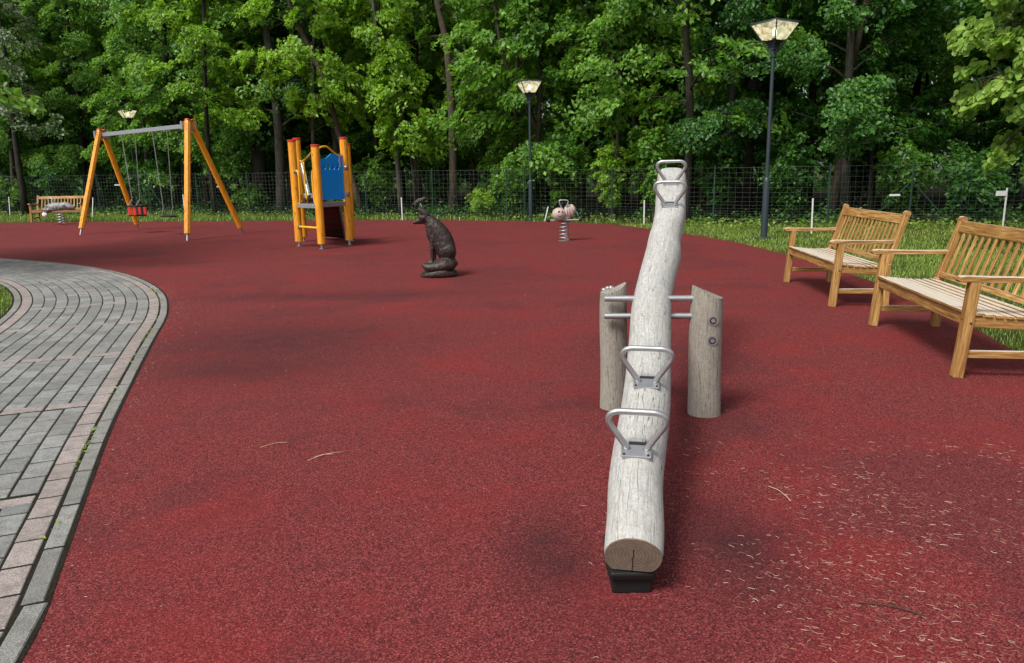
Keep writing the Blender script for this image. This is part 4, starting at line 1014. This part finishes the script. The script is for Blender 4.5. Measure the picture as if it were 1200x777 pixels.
def swing_seat(t0, t1, kind):
    a, b = beam_pt(t0), beam_pt(t1); mid = (a+b)/2
    for q in (a, b):
        m_ = MB(); m_.tube([q+Vector((0, 0, .06)), q+Vector((0, 0, -.09))], .016, 8); m_.build('hanger', MAT['steel'], sw, smooth='auto')
    dx = ax_; dz = Vector((0, 0, 1)); dy = dz.cross(dx)
    if kind == 'flat':
        zb = .47; c_ = Vector((mid.x, mid.y, zb)); h = .22
        m_ = MB(); M = Matrix((dx, dy, dz)).transposed(); m_.box(c_, (.46, .20, .04), M); seat = m_.build('seat', MAT['black'], sw, bevel=.012)
        for q, s_ in ((a, -1), (b, 1)):
            j = c_+dx*s_*h+dz*.22
            chain(q+Vector((0, 0, -.09)), j, sw)
            for s2 in (-1, 1): chain(j, c_+dx*s_*h+dy*s2*.07+dz*.01, seat)
    else:
        zb = .47; c_ = Vector((mid.x, mid.y, zb)); h = .20
        M = Matrix((dx, dy, dz)).transposed(); m_ = MB(); m_.box(c_+dz*.00, (.42, .30, .035), M)
        seat = m_.build('seat', MAT['black'], sw, bevel=.012)
        m_ = MB(); P = []
        for u, v_ in ((-.22, -.15), (.22, -.15), (.22, .15), (-.22, .15)): P.append(c_+dx*u+dy*v_+dz*.24)
        m_.tube(P, .020, 8, closed=True); m_.build('ring_bar', MAT['black'], seat, smooth=True)
        for u in (-.135, .135):
            for s2 in (-1, 1):
                m_ = MB(); m_.box(c_+dx*u+dy*s2*.14+dz*.115, (.14, .018, .20), M); m_.build('side_pad', MAT['red'], seat, bevel=.006)
        m_ = MB(); m_.box(c_+dy*.13+dz*.12, (.12, .016, .2), M); m_.build('back_rest', MAT['black'], seat, bevel=.006)
        for q, s_ in ((a, -1), (b, 1)):
            j = c_+dx*s_*h+dz*.42; chain(q+Vector((0, 0, -.09)), j, sw)
            for s2 in (-1, 1): chain(j, c_+dx*s_*.20+dy*s2*.13+dz*.25, seat)
swing_seat(.25, .41, 'bucket'); swing_seat(.61, .77, 'flat')

# ================================================================== climbing tower
tw = empty('climbing_tower', (-3.95, 15.5, 0), 0, 'small orange climbing tower with red caps and a blue panel', 'play tower'); to = Vector((-3.95, 15.5, 0))
PP = [Vector(p) for p in ((-4.30, 15.18, 2.10), (-3.67, 14.49, 1.97), (-3.30, 15.30, 2.14), (-4.54, 16.41, 2.20), (-3.45, 16.26, 2.06))]
for i, p in enumerate(PP):
    q = Vector((p.x, p.y, 0))-to; m_ = MB(); sec = 10
    m_.tube([q+Vector((0, 0, .10)), q+Vector((0, 0, p.z-.03))], .078, 10); ps = m_.build('post', MAT['pine'], tw, smooth='auto')
    m_ = MB(); m_.tube([q+Vector((0, 0, p.z-.028)), q+Vector((0, 0, p.z-.004)), q+Vector((0, 0, p.z+.004))], [.088, .088, .07], 18); m_.build('cap', MAT['red'], ps, smooth='auto')
    m_ = MB(); m_.tube([q+Vector((0, 0, -.05)), q+Vector((0, 0, .12))], .026, 10); m_.tube([q+Vector((0, 0, .002)), q+Vector((0, 0, .012))], .05, 12); m_.build('foot_pin', MAT['steel'], ps, smooth='auto')
G = [Vector((p.x, p.y, 0))-to for p in PP]
def hb(i, j, z, n, mat, wd, th, e=.07):
    d_ = (G[j]-G[i]).normalized(); m_ = MB(); m_.bar(G[i]+d_*e+Vector((0, 0, z)), G[j]-d_*e+Vector((0, 0, z)), wd, th, (0, 0, 1)); return m_.build(n, MAT[mat], tw, bevel=.006)
hb(0, 1, .82, 'platform_edge', 'beam', .085, .04); hb(1, 2, .84, 'platform_edge', 'beam', .085, .04); hb(0, 3, .98, 'platform_edge', 'beam', .09, .04); hb(3, 4, .98, 'platform_edge', 'beam', .10, .04); hb(2, 4, .9, 'platform_edge', 'beam', .085, .04)
m_ = MB(); zz = .86; V = [G[i]*.93+Vector((0, 0, zz)) for i in (0, 1, 2, 4, 3)]; V += [v_+Vector((0, 0, -.035)) for v_ in V]
m_.add(V, [(0, 1, 2, 3, 4), (9, 8, 7, 6, 5)]+[(i, 5+i, 5+(i+1) % 5, (i+1) % 5) for i in range(5)]); m_.build('platform', MAT['maroon'], tw, bevel=.004)
# blue panel with cut-outs
d12 = G[2]-G[1]; Lp = d12.length-.16
outer = [(0, 0), (Lp, 0), (Lp, .88), (Lp*.62, .89), (Lp*.52, .885), (Lp*.40, .83), (Lp*.30, .795), (Lp*.22, .785), (0, .775)]
holes = []
for k in range(4):
    cx = Lp*(.20+.19*k); holes.append([(cx-.035, .60), (cx-.02, .675), (cx+.005, .70), (cx+.012, .655), (cx+.05, .62), (cx+.03, .585), (cx+.0, .57)][::-1])
for a_ in (0, 1):
    for b_ in (0, 1): x0, y0 = Lp*.79+a_*.045, .745+b_*.045; holes.append([(x0, y0), (x0+.034, y0), (x0+.034, y0+.034), (x0, y0+.034)][::-1])
me = extrude_outline(outer, holes, .02, 'panel'); an = math.atan2(d12.y, d12.x)
st = G[1]+d12.normalized()*.08
link('blue_panel', me, MAT['blue'], tw, (st.x, st.y, .93), (0, 0, an))
for z in (1.02, 1.55):
    m_ = MB(); q = G[2]-d12.normalized()*.045+Vector((0, 0, z)); nn = Vector((d12.y, -d12.x, 0)).normalized(); m_.tube([q+nn*.05, q+nn*.088], [.052, .045], 16); m_.tube([q+nn*.088, q+nn*.10], .018, 10); m_.build('panel_fixing', MAT['steel'], tw, smooth='auto')
def ytube(pts, n='rail', r_=.019, mat='yellow'):
    m_ = MB(); m_.tube(catmull(pts, 6), r_, 10); return m_.build(n, MAT[mat], tw, smooth=True)
L12 = lambda t, z, o=0: G[1]+d12*t+Vector((0, 0, z))
ytube([L12(.04, 1.86), L12(.2, 1.93), L12(.40, 1.94), L12(.62, 1.84), L12(.80, 1.78), L12(.96, 1.80)]); ytube([L12(.80, 1.78), L12(.80, 1.70), L12(.80, 1.55)], 'rail_stay')
d31 = G[1]-G[3]
g31 = lambda t, z: G[3]+(G[1]-G[3])*t+Vector((0, 0, z))
ytube([G[3]+Vector((.06, -.05, 1.72)), g31(.25, 1.70), g31(.55, 1.76), g31(.93, 1.88)]); ytube([g31(.33, 1.70), g31(.33, 1.3), g31(.36, .9)], 'rail_stay')
for q, sx in ((G[0], 1), (G[1], -1)):      # grab rails either side of the entrance
    dd = (G[1]-G[0]).normalized()*sx
    ytube([q+dd*.05+Vector((0, 0, 1.48)), q+dd*.14+Vector((0, 0, 1.50)), q+dd*.19+Vector((0, 0, 1.40)), q+dd*.18+Vector((0, 0, 1.0)), q+dd*.13+Vector((0, 0, .82))], 'grab_rail')
    m_ = MB(); m_.tube([q+dd*.06+Vector((0, 0, 1.48)), q+dd*.085+Vector((0, 0, 1.48))], .045, 14); m_.build('rail_fixing', MAT['steel'], tw, smooth='auto')
ytube([G[0]+Vector((0, 0, .40)), (G[0]+G[1])/2+Vector((0, 0, .40)), G[1]+Vector((0, 0, .40))], 'step_bar', .024)
m_ = MB(); dd = (G[1]-G[0]).normalized(); m_.tube([G[0]+dd*.06+Vector((0, 0, .40)), G[0]+dd*.09+Vector((0, 0, .40))], .05, 14); m_.build('rail_fixing', MAT['steel'], tw, smooth='auto')
# wavy blue side board between the two left posts
d03 = G[3]-G[0]; Ls = d03.length-.16
pts = [(0, 0), (.18, 0), (.22, .10), (.16, .24), (.10, .45), (.20, .62), (.28, .78), (.2, .92), (.02, .98)]
me = extrude_outline([(.06+x_*1.2, z_*.9) for x_, z_ in pts], [], .02, 'side_board'); link('side_board', me, MAT['blue'], tw, (G[0].x, G[0].y, .98), (0, 0, math.atan2(d03.y, d03.x)))
# ramp board with treads dropping away behind, steel sides
r0, r1 = Vector((-3.84, 15.95, .80))-to, Vector((-4.02, 17.1, .03))-to
sd = Vector((.99, -.10, 0)); m_ = MB(); m_.bar(r0, r1, .46, .03, sd); rmp = m_.build('ramp', MAT['maroon'], tw, bevel=.004)
for k in range(5):
    q = r0.lerp(r1, .1+.2*k); m_ = MB(); m_.bar(q-sd*.225, q+sd*.225, .05, .05, (0, 0, 1)); m_.build('tread', MAT['black'], rmp, bevel=.004)
for s_ in (-1, 1):
    m_ = MB(); m_.bar(r0+sd*s_*.245, r1+sd*s_*.245, .03, .10, sd); m_.build('ramp_side', MAT['beam'], rmp, bevel=.004)
# chute sheet standing steeply on the left side
m_ = MB(); m_.bar(Vector((-4.42, 16.25, 1.62))-to, Vector((-4.18, 15.75, .90))-to, .06, .36, (1, .3, 0)); m_.build('steel_chute', MAT['steel'], tw, bevel=.01)

# ================================================================== fox sculpture
fx_ = empty('fox_sculpture', (-.985, 10.12, 0), R(4), 'dark carved sitting fox sculpture with a small bird on its ear', 'sculpture')
def E3(x, z, y=0): return Vector((x, y, z))
U = lambda u, v_, y=0: Vector(((u-290)*.00166, y, (712-v_)*.00166))
m_ = MB()
# torso as a swept body from rump to neck
def sweep(m_, pts, n=18):      # pts: (u, v, half width across the picture, half depth, y)
    Vv = []; P = [U(a, b, e) for a, b, c_, d_, e in pts]; nn = len(P)
    for i, p in enumerate(P):
        T_ = (P[min(i+1, nn-1)]-P[max(i-1, 0)]).normalized(); sy = Vector((0, 1, 0)); sx = T_.cross(sy).normalized()
        for j in range(n):
            a = 2*math.pi*j/n; Vv.append(p+sx*math.cos(a)*pts[i][2]+sy*math.sin(a)*pts[i][3])
    Ff = [(i*n+j, i*n+(j+1) % n, (i+1)*n+(j+1) % n, (i+1)*n+j) for i in range(nn-1) for j in range(n)]+[tuple(range(n-1, -1, -1)), tuple((nn-1)*n+j for j in range(n))]
    m_.add(Vv, Ff)
sweep(m_, [(372, 585, .085, .13, 0), (366, 540, .128, .145, 0), (346, 480, .148, .145, 0), (326, 420, .150, .132, 0), (300, 365, .142, .120, 0), (272, 318, .122, .108, 0), (244, 280, .100, .092, 0), (222, 250, .076, .074, 0), (196, 228, .064, .066, 0)])
m_.ell(U(184, 232), (.076, .074, .066))                                    # skull
sweep(m_, [(200, 246, .064, .062, 0), (165, 252, .054, .052, 0), (135, 261, .040, .038, 0), (110, 268, .028, .027, 0), (92, 273, .016, .018, 0)])     # muzzle
for s_ in (-1, 1):      # pricked ears
    sweep(m_, [(212, 222, .058, .030, s_*.036), (186, 196, .052, .024, s_*.042), (160, 174, .036, .018, s_*.046), (138, 158, .018, .011, s_*.048)], 10)
sweep(m_, [(240, 250, .075, .075, 0), (228, 300, .060, .080, 0), (238, 350, .070, .090, 0), (250, 400, .070, .090, 0), (262, 440, .05, .07, 0)])       # throat and chest
for s_, o_ in ((-1, 0), (1, 16)):      # fore legs
    sweep(m_, [(250+o_, 380, .050, .042, s_*.055), (243+o_, 440, .034, .034, s_*.058), (240+o_, 500, .027, .028, s_*.06), (240+o_, 560, .027, .028, s_*.06), (235+o_, 590, .034, .034, s_*.062)], 12)
    m_.ell(U(222+o_, 592, s_*.062), (.045, .032, .022))
m_.ell(U(362, 505, -.085), (.122, .07, .125)); m_.ell(U(362, 505, .085), (.122, .07, .125))          # haunches
m_.ell(U(330, 580, -.12), (.13, .06, .035)); 
sweep(m_, [(440, 590, .04, .06, -.05), (405, 610, .072, .085, -.10), (350, 615, .086, .095, -.135), (290, 628, .086, .095, -.15), (235, 632, .072, .085, -.15), (190, 622, .05, .06, -.14), (158, 600, .022, .03, -.125)])   # brush curled round in front
fuse(m_, 'fox_body', .009, MAT['fox'], fx_, 3, .008)
m_ = MB(); m_.tube([U(292, 715), U(292, 695), U(292, 672), U(292, 662)], [.25, .262, .25, .20], 30)
for v_i, v_ in enumerate(m_.v): m_.v[v_i] = (v_[0]+.0, v_[1]*.85-.02, v_[2]*(1+.35*math.sin(v_[0]*9+1.2))+(.01*math.sin(v_[1]*20)))
fuse(m_, 'plinth', .015, MAT['fox'], fx_, 4, .012)
m_ = MB(); M = Matrix.Rotation(R(-27), 3, 'Y')
b_ = U(150, 98, .052); m_.ell(b_, (.062, .028, .030), M, 14, 8); m_.ell(b_+Vector((.062, 0, .030)), (.030, .020, .020), M, 10, 6)
m_.tube([b_+Vector((.085, 0, .036)), b_+Vector((.112, 0, .036))], [.009, .002], 6); m_.tube([b_+Vector((-.045, 0, -.022)), b_+Vector((-.10, 0, -.052))], [.018, .008], 6)
fuse(m_, 'bird_figure', .006, MAT['greybark'], fx_, 2, 0)
m_ = MB(); m_.tube([b_+Vector((.01, 0, -.02)), b_+Vector((.03, -.005, -.07)), b_+Vector((.05, -.01, -.115))], .006, 6); m_.build('bird_leg', MAT['steel'], fx_, smooth=True)

# ================================================================== spring rockers
def coil(t, h, rad, turns, wire=.013, mat='steel', zb=.02):
    pts = []; n = int(turns*16)
    for k in range(n+1):
        a = 2*math.pi*turns*k/n; z = zb+h*k/n; pts.append((rad*math.cos(a), rad*math.sin(a), z))
    m_ = MB(); m_.tube(pts, wire, 8); return m_.build('spring', MAT[mat], t, smooth=True)
be = empty('spring_rocker', (1.11, 15.42, 0), R(0), 'pinkish smiling bee spring rocker on a steel coil near the middle lamp', 'spring rocker', 'spring rockers')
coil(be, .37, .092, 5.2, .013)
m_ = MB(); m_.tube([(0, 0, .0), (0, 0, .012)], .12, 20); m_.build('base_plate', MAT['steel'], be, smooth='auto')
m_ = MB(); m_.box((0, 0, .398), (.24, .20, .02)); m_.build('mount_plate', MAT['darkmark'], be, bevel=.004)
m_ = MB(); m_.ell((-.105, -.05, .545), (.145, .13, .135), Matrix.Rotation(R(8), 3, 'Y'), 24, 14); m_.ell((-.10, -.04, .50), (.13, .12, .10)); m_.ell((-.02, .0, .47), (.14, .09, .06)); fuse(m_, 'head', .009, MAT['bee'], be, 2)
for k, (x_, z_, a_, b2_) in enumerate(((.045, .56, .055, .145), (.095, .575, .055, .150), (.145, .60, .06, .140), (.185, .64, .062, .105))):
    m_ = MB(); m_.ell((x_, .03+.02*k, z_), (a_, .12-.008*k, b2_), Matrix.Rotation(R(-8*k), 3, 'Y'), 20, 12); m_.build('body_ring', MAT['bee'], be, smooth=True)
for x_, rr in ((-.115, .020), (-.045, .014)):
    m_ = MB(); m_.ell((x_, -.165, .60), (rr*1.2, .018, rr), None, 12, 8); m_.build('eye', MAT['darkmark'], be, smooth=True)
m_ = MB(); m_.tube(catmull([(-.185, -.135, .565), (-.16, -.160, .530), (-.11, -.178, .515), (-.06, -.172, .522), (-.03, -.15, .555)], 4), .006, 6); m_.build('mouth', MAT['darkmark'], be, smooth=True)
m_ = MB(); m_.tube(catmull([(-.03, -.03, .64), (-.075, -.03, .72), (-.098, -.03, .79), (-.08, -.03, .825), (-.01, -.03, .828), (.06, -.03, .822), (.085, -.03, .785), (.06, -.03, .72), (.02, -.03, .64)], 4), .013, 8); m_.build('handle', MAT['steel'], be, smooth=True)
m_ = MB(); m_.tube([(-.31, -.06, .425), (.32, -.06, .425)], .016, 10); m_.build('foot_bar', MAT['steel'], be, smooth='auto')
for x_ in (-.325, .335):
    m_ = MB(); m_.ell((x_, -.06, .425), (.038, .038, .036), None, 14, 8); m_.build('foot_knob', MAT['black'], be, smooth=True)
gr = empty('spring_rocker', (-15.0, 25.1, 0), R(-3), 'mottled grey long spring rocker in front of the distant left bench', 'spring rocker', 'spring rockers')
coil(gr, .38, .10, 4.5, .016)
m_ = MB(); P = [(-.56, .50, .04), (-.45, .545, .10), (-.25, .585, .13), (0, .60, .135), (.22, .615, .13), (.42, .585, .105), (.52, .53, .05)]
n = 16; Vv = [(x_, math.cos(2*math.pi*j/n)*h_*.9, z_+math.sin(2*math.pi*j/n)*h_) for x_, z_, h_ in P for j in range(n)]
Ff = [(i*n+j, i*n+(j+1) % n, (i+1)*n+(j+1) % n, (i+1)*n+j) for i in range(6) for j in range(n)]+[tuple(range(n-1, -1, -1)), tuple(6*n+j for j in range(n))]; m_.add(Vv, Ff)
m_.ell((-.30, 0, .50), (.26, .13, .07)); fuse(m_, 'body', .015, MAT['grey'], gr, 2)
m_ = MB(); P = [(-.27+.10*math.sin(a), 0, .79+.085*math.cos(a)) for a in np.linspace(-2.8, 2.8, 14)]; m_.tube(P, .016, 8); m_.build('handle', MAT['steel'], gr, smooth=True)
m_ = MB(); m_.tube([(-.42, -.18, .42), (-.42, .18, .42)], .02, 8); m_.build('foot_bar', MAT['steel'], gr, smooth='auto')
m_ = MB(); m_.ell((-.44, -.14, .34), (.09, .05, .085), None, 14, 8); m_.build('foot_rest', MAT['white'], gr, smooth=True)

# ================================================================== near boughs from trees beside the camera
def near_tree(x, y, leafm, label, limbs, trunk_r, H, lsize, seed, per=34, rad=.30, extra=()):
    t = empty('tree', (x, y, 0), 0, label, 'tree'); o_ = Vector((x, y, 0)); r_ = random.Random(seed)
    tb = MB(); tb.tube([(0, 0, -.1), (.03, .05, H*.3), (-.05, .02, H*.6), (0, 0, H)], [trunk_r*1.3, trunk_r, trunk_r*.7, trunk_r*.25], 12)
    cs = []; os_ = []
    for lim in limbs:
        pts = catmull([Vector(q)-o_ for q in lim[0]], 5); k = len(pts); tb.tube(pts, [.045*(1-.85*i/(k-1)) for i in range(k)], 6, caps=False)
        for i in range(int(lim[1]*.25) if len(lim) < 3 else lim[2], 0, -1): pass
        for q in range(lim[1]):
            u = r_.uniform(.25, 1)*(k-1); i = min(int(u), k-2); p = pts[i].lerp(pts[i+1], u-i); e = p+Vector((r_.uniform(-.45, .45), r_.uniform(-.45, .45), r_.uniform(-.38, .12)))
            tb.tube([p, (p+e)/2+Vector((0, 0, .05)), e], [.010, .006, .003], 4, caps=False); cs.append(e); os_.append((pts[-1]-pts[0]).normalized())
    for (h, L, az) in extra:      # rest of the crown, outside the picture
        for q in range(5):
            e = Vector((math.cos(az)*L*(q+1)/5, math.sin(az)*L*(q+1)/5, h+.15*q)); cs += [e+Vector((r_.uniform(-.5, .5), r_.uniform(-.5, .5), r_.uniform(-.4, .4))) for _ in range(3)]; os_ += [Vector((math.cos(az), math.sin(az), 0))]*3
        tb.tube([(0, 0, h-.5), (math.cos(az)*L, math.sin(az)*L, h+.6)], [.05, .01], 5, caps=False)
    P, N, s_, ax = spray_leaves(np.array(cs), np.array(os_), per, rad, lsize)
    tm = tb.mesh('trunk'); cm = leaf_mesh('crown', P, N, s_, True, .8, axis=ax)
    link('trunk', tm, MAT['bark'], t, smooth=True); link('crown', cm, MAT[leafm], t); return t
ex_r = [(h, 2.6, az) for h in (3, 4.2, 5.4, 6.6, 7.6) for az in (-1.2, -.2, .9, 2.0)]
near_tree(10.6, 12.0, 'linden', 'bright green linden reaching in from the right edge', [
    ([(10.6, 12, 2.9), (9.3, 12, 3.1), (8.2, 12, 2.9), (7.2, 11.9, 2.65)], 38), ([(10.6, 12, 3.4), (9.2, 12.2, 3.7), (8.1, 12.1, 3.6), (7.25, 12, 3.35)], 38),
    ([(10.6, 12, 4.0), (9.2, 11.8, 4.4), (8.2, 11.8, 4.3), (7.5, 11.8, 4.0)], 30), ([(10.6, 12, 2.3), (9.5, 12.1, 2.4), (8.5, 12.1, 2.1), (7.8, 12, 1.75)], 28),
    ([(10.6, 12, 2.0), (9.7, 12, 2.0), (9.0, 12, 1.75), (8.3, 12, 1.45)], 20), ([(10.6, 12, 2.6), (9.6, 11.4, 2.7), (8.6, 11.3, 2.5), (7.9, 11.3, 2.3)], 26), ([(10.6, 12, 5), (9.2, 12, 5.3), (8.2, 12, 5.1), (7.6, 12, 4.8)], 24)], .16, 8, .120, 5, 64, .30, ex_r)
ex_l = [(h, 2.6, az) for h in (3.4, 4.4, 5.4, 6.6, 7.6) for az in (2.2, 3.2, 4.2, 5.2)]
near_tree(-10.4, 11.2, 'maple', 'maple whose dark shaded bough hangs in at the left edge', [
    ([(-10.4, 11.2, 2.6), (-9, 11.2, 3.0), (-7.8, 11.1, 2.85), (-6.75, 11, 2.55)], 12), ([(-10.4, 11.2, 2.2), (-9.2, 11, 2.4), (-8.2, 10.9, 2.2), (-7.3, 10.9, 1.95)], 9),
    ([(-10.4, 11.2, 1.8), (-9.4, 11.1, 1.8), (-8.3, 11, 1.6), (-7.6, 11, 1.35)], 6)], .15, 8, .12, 6, 34, .28, ex_l)
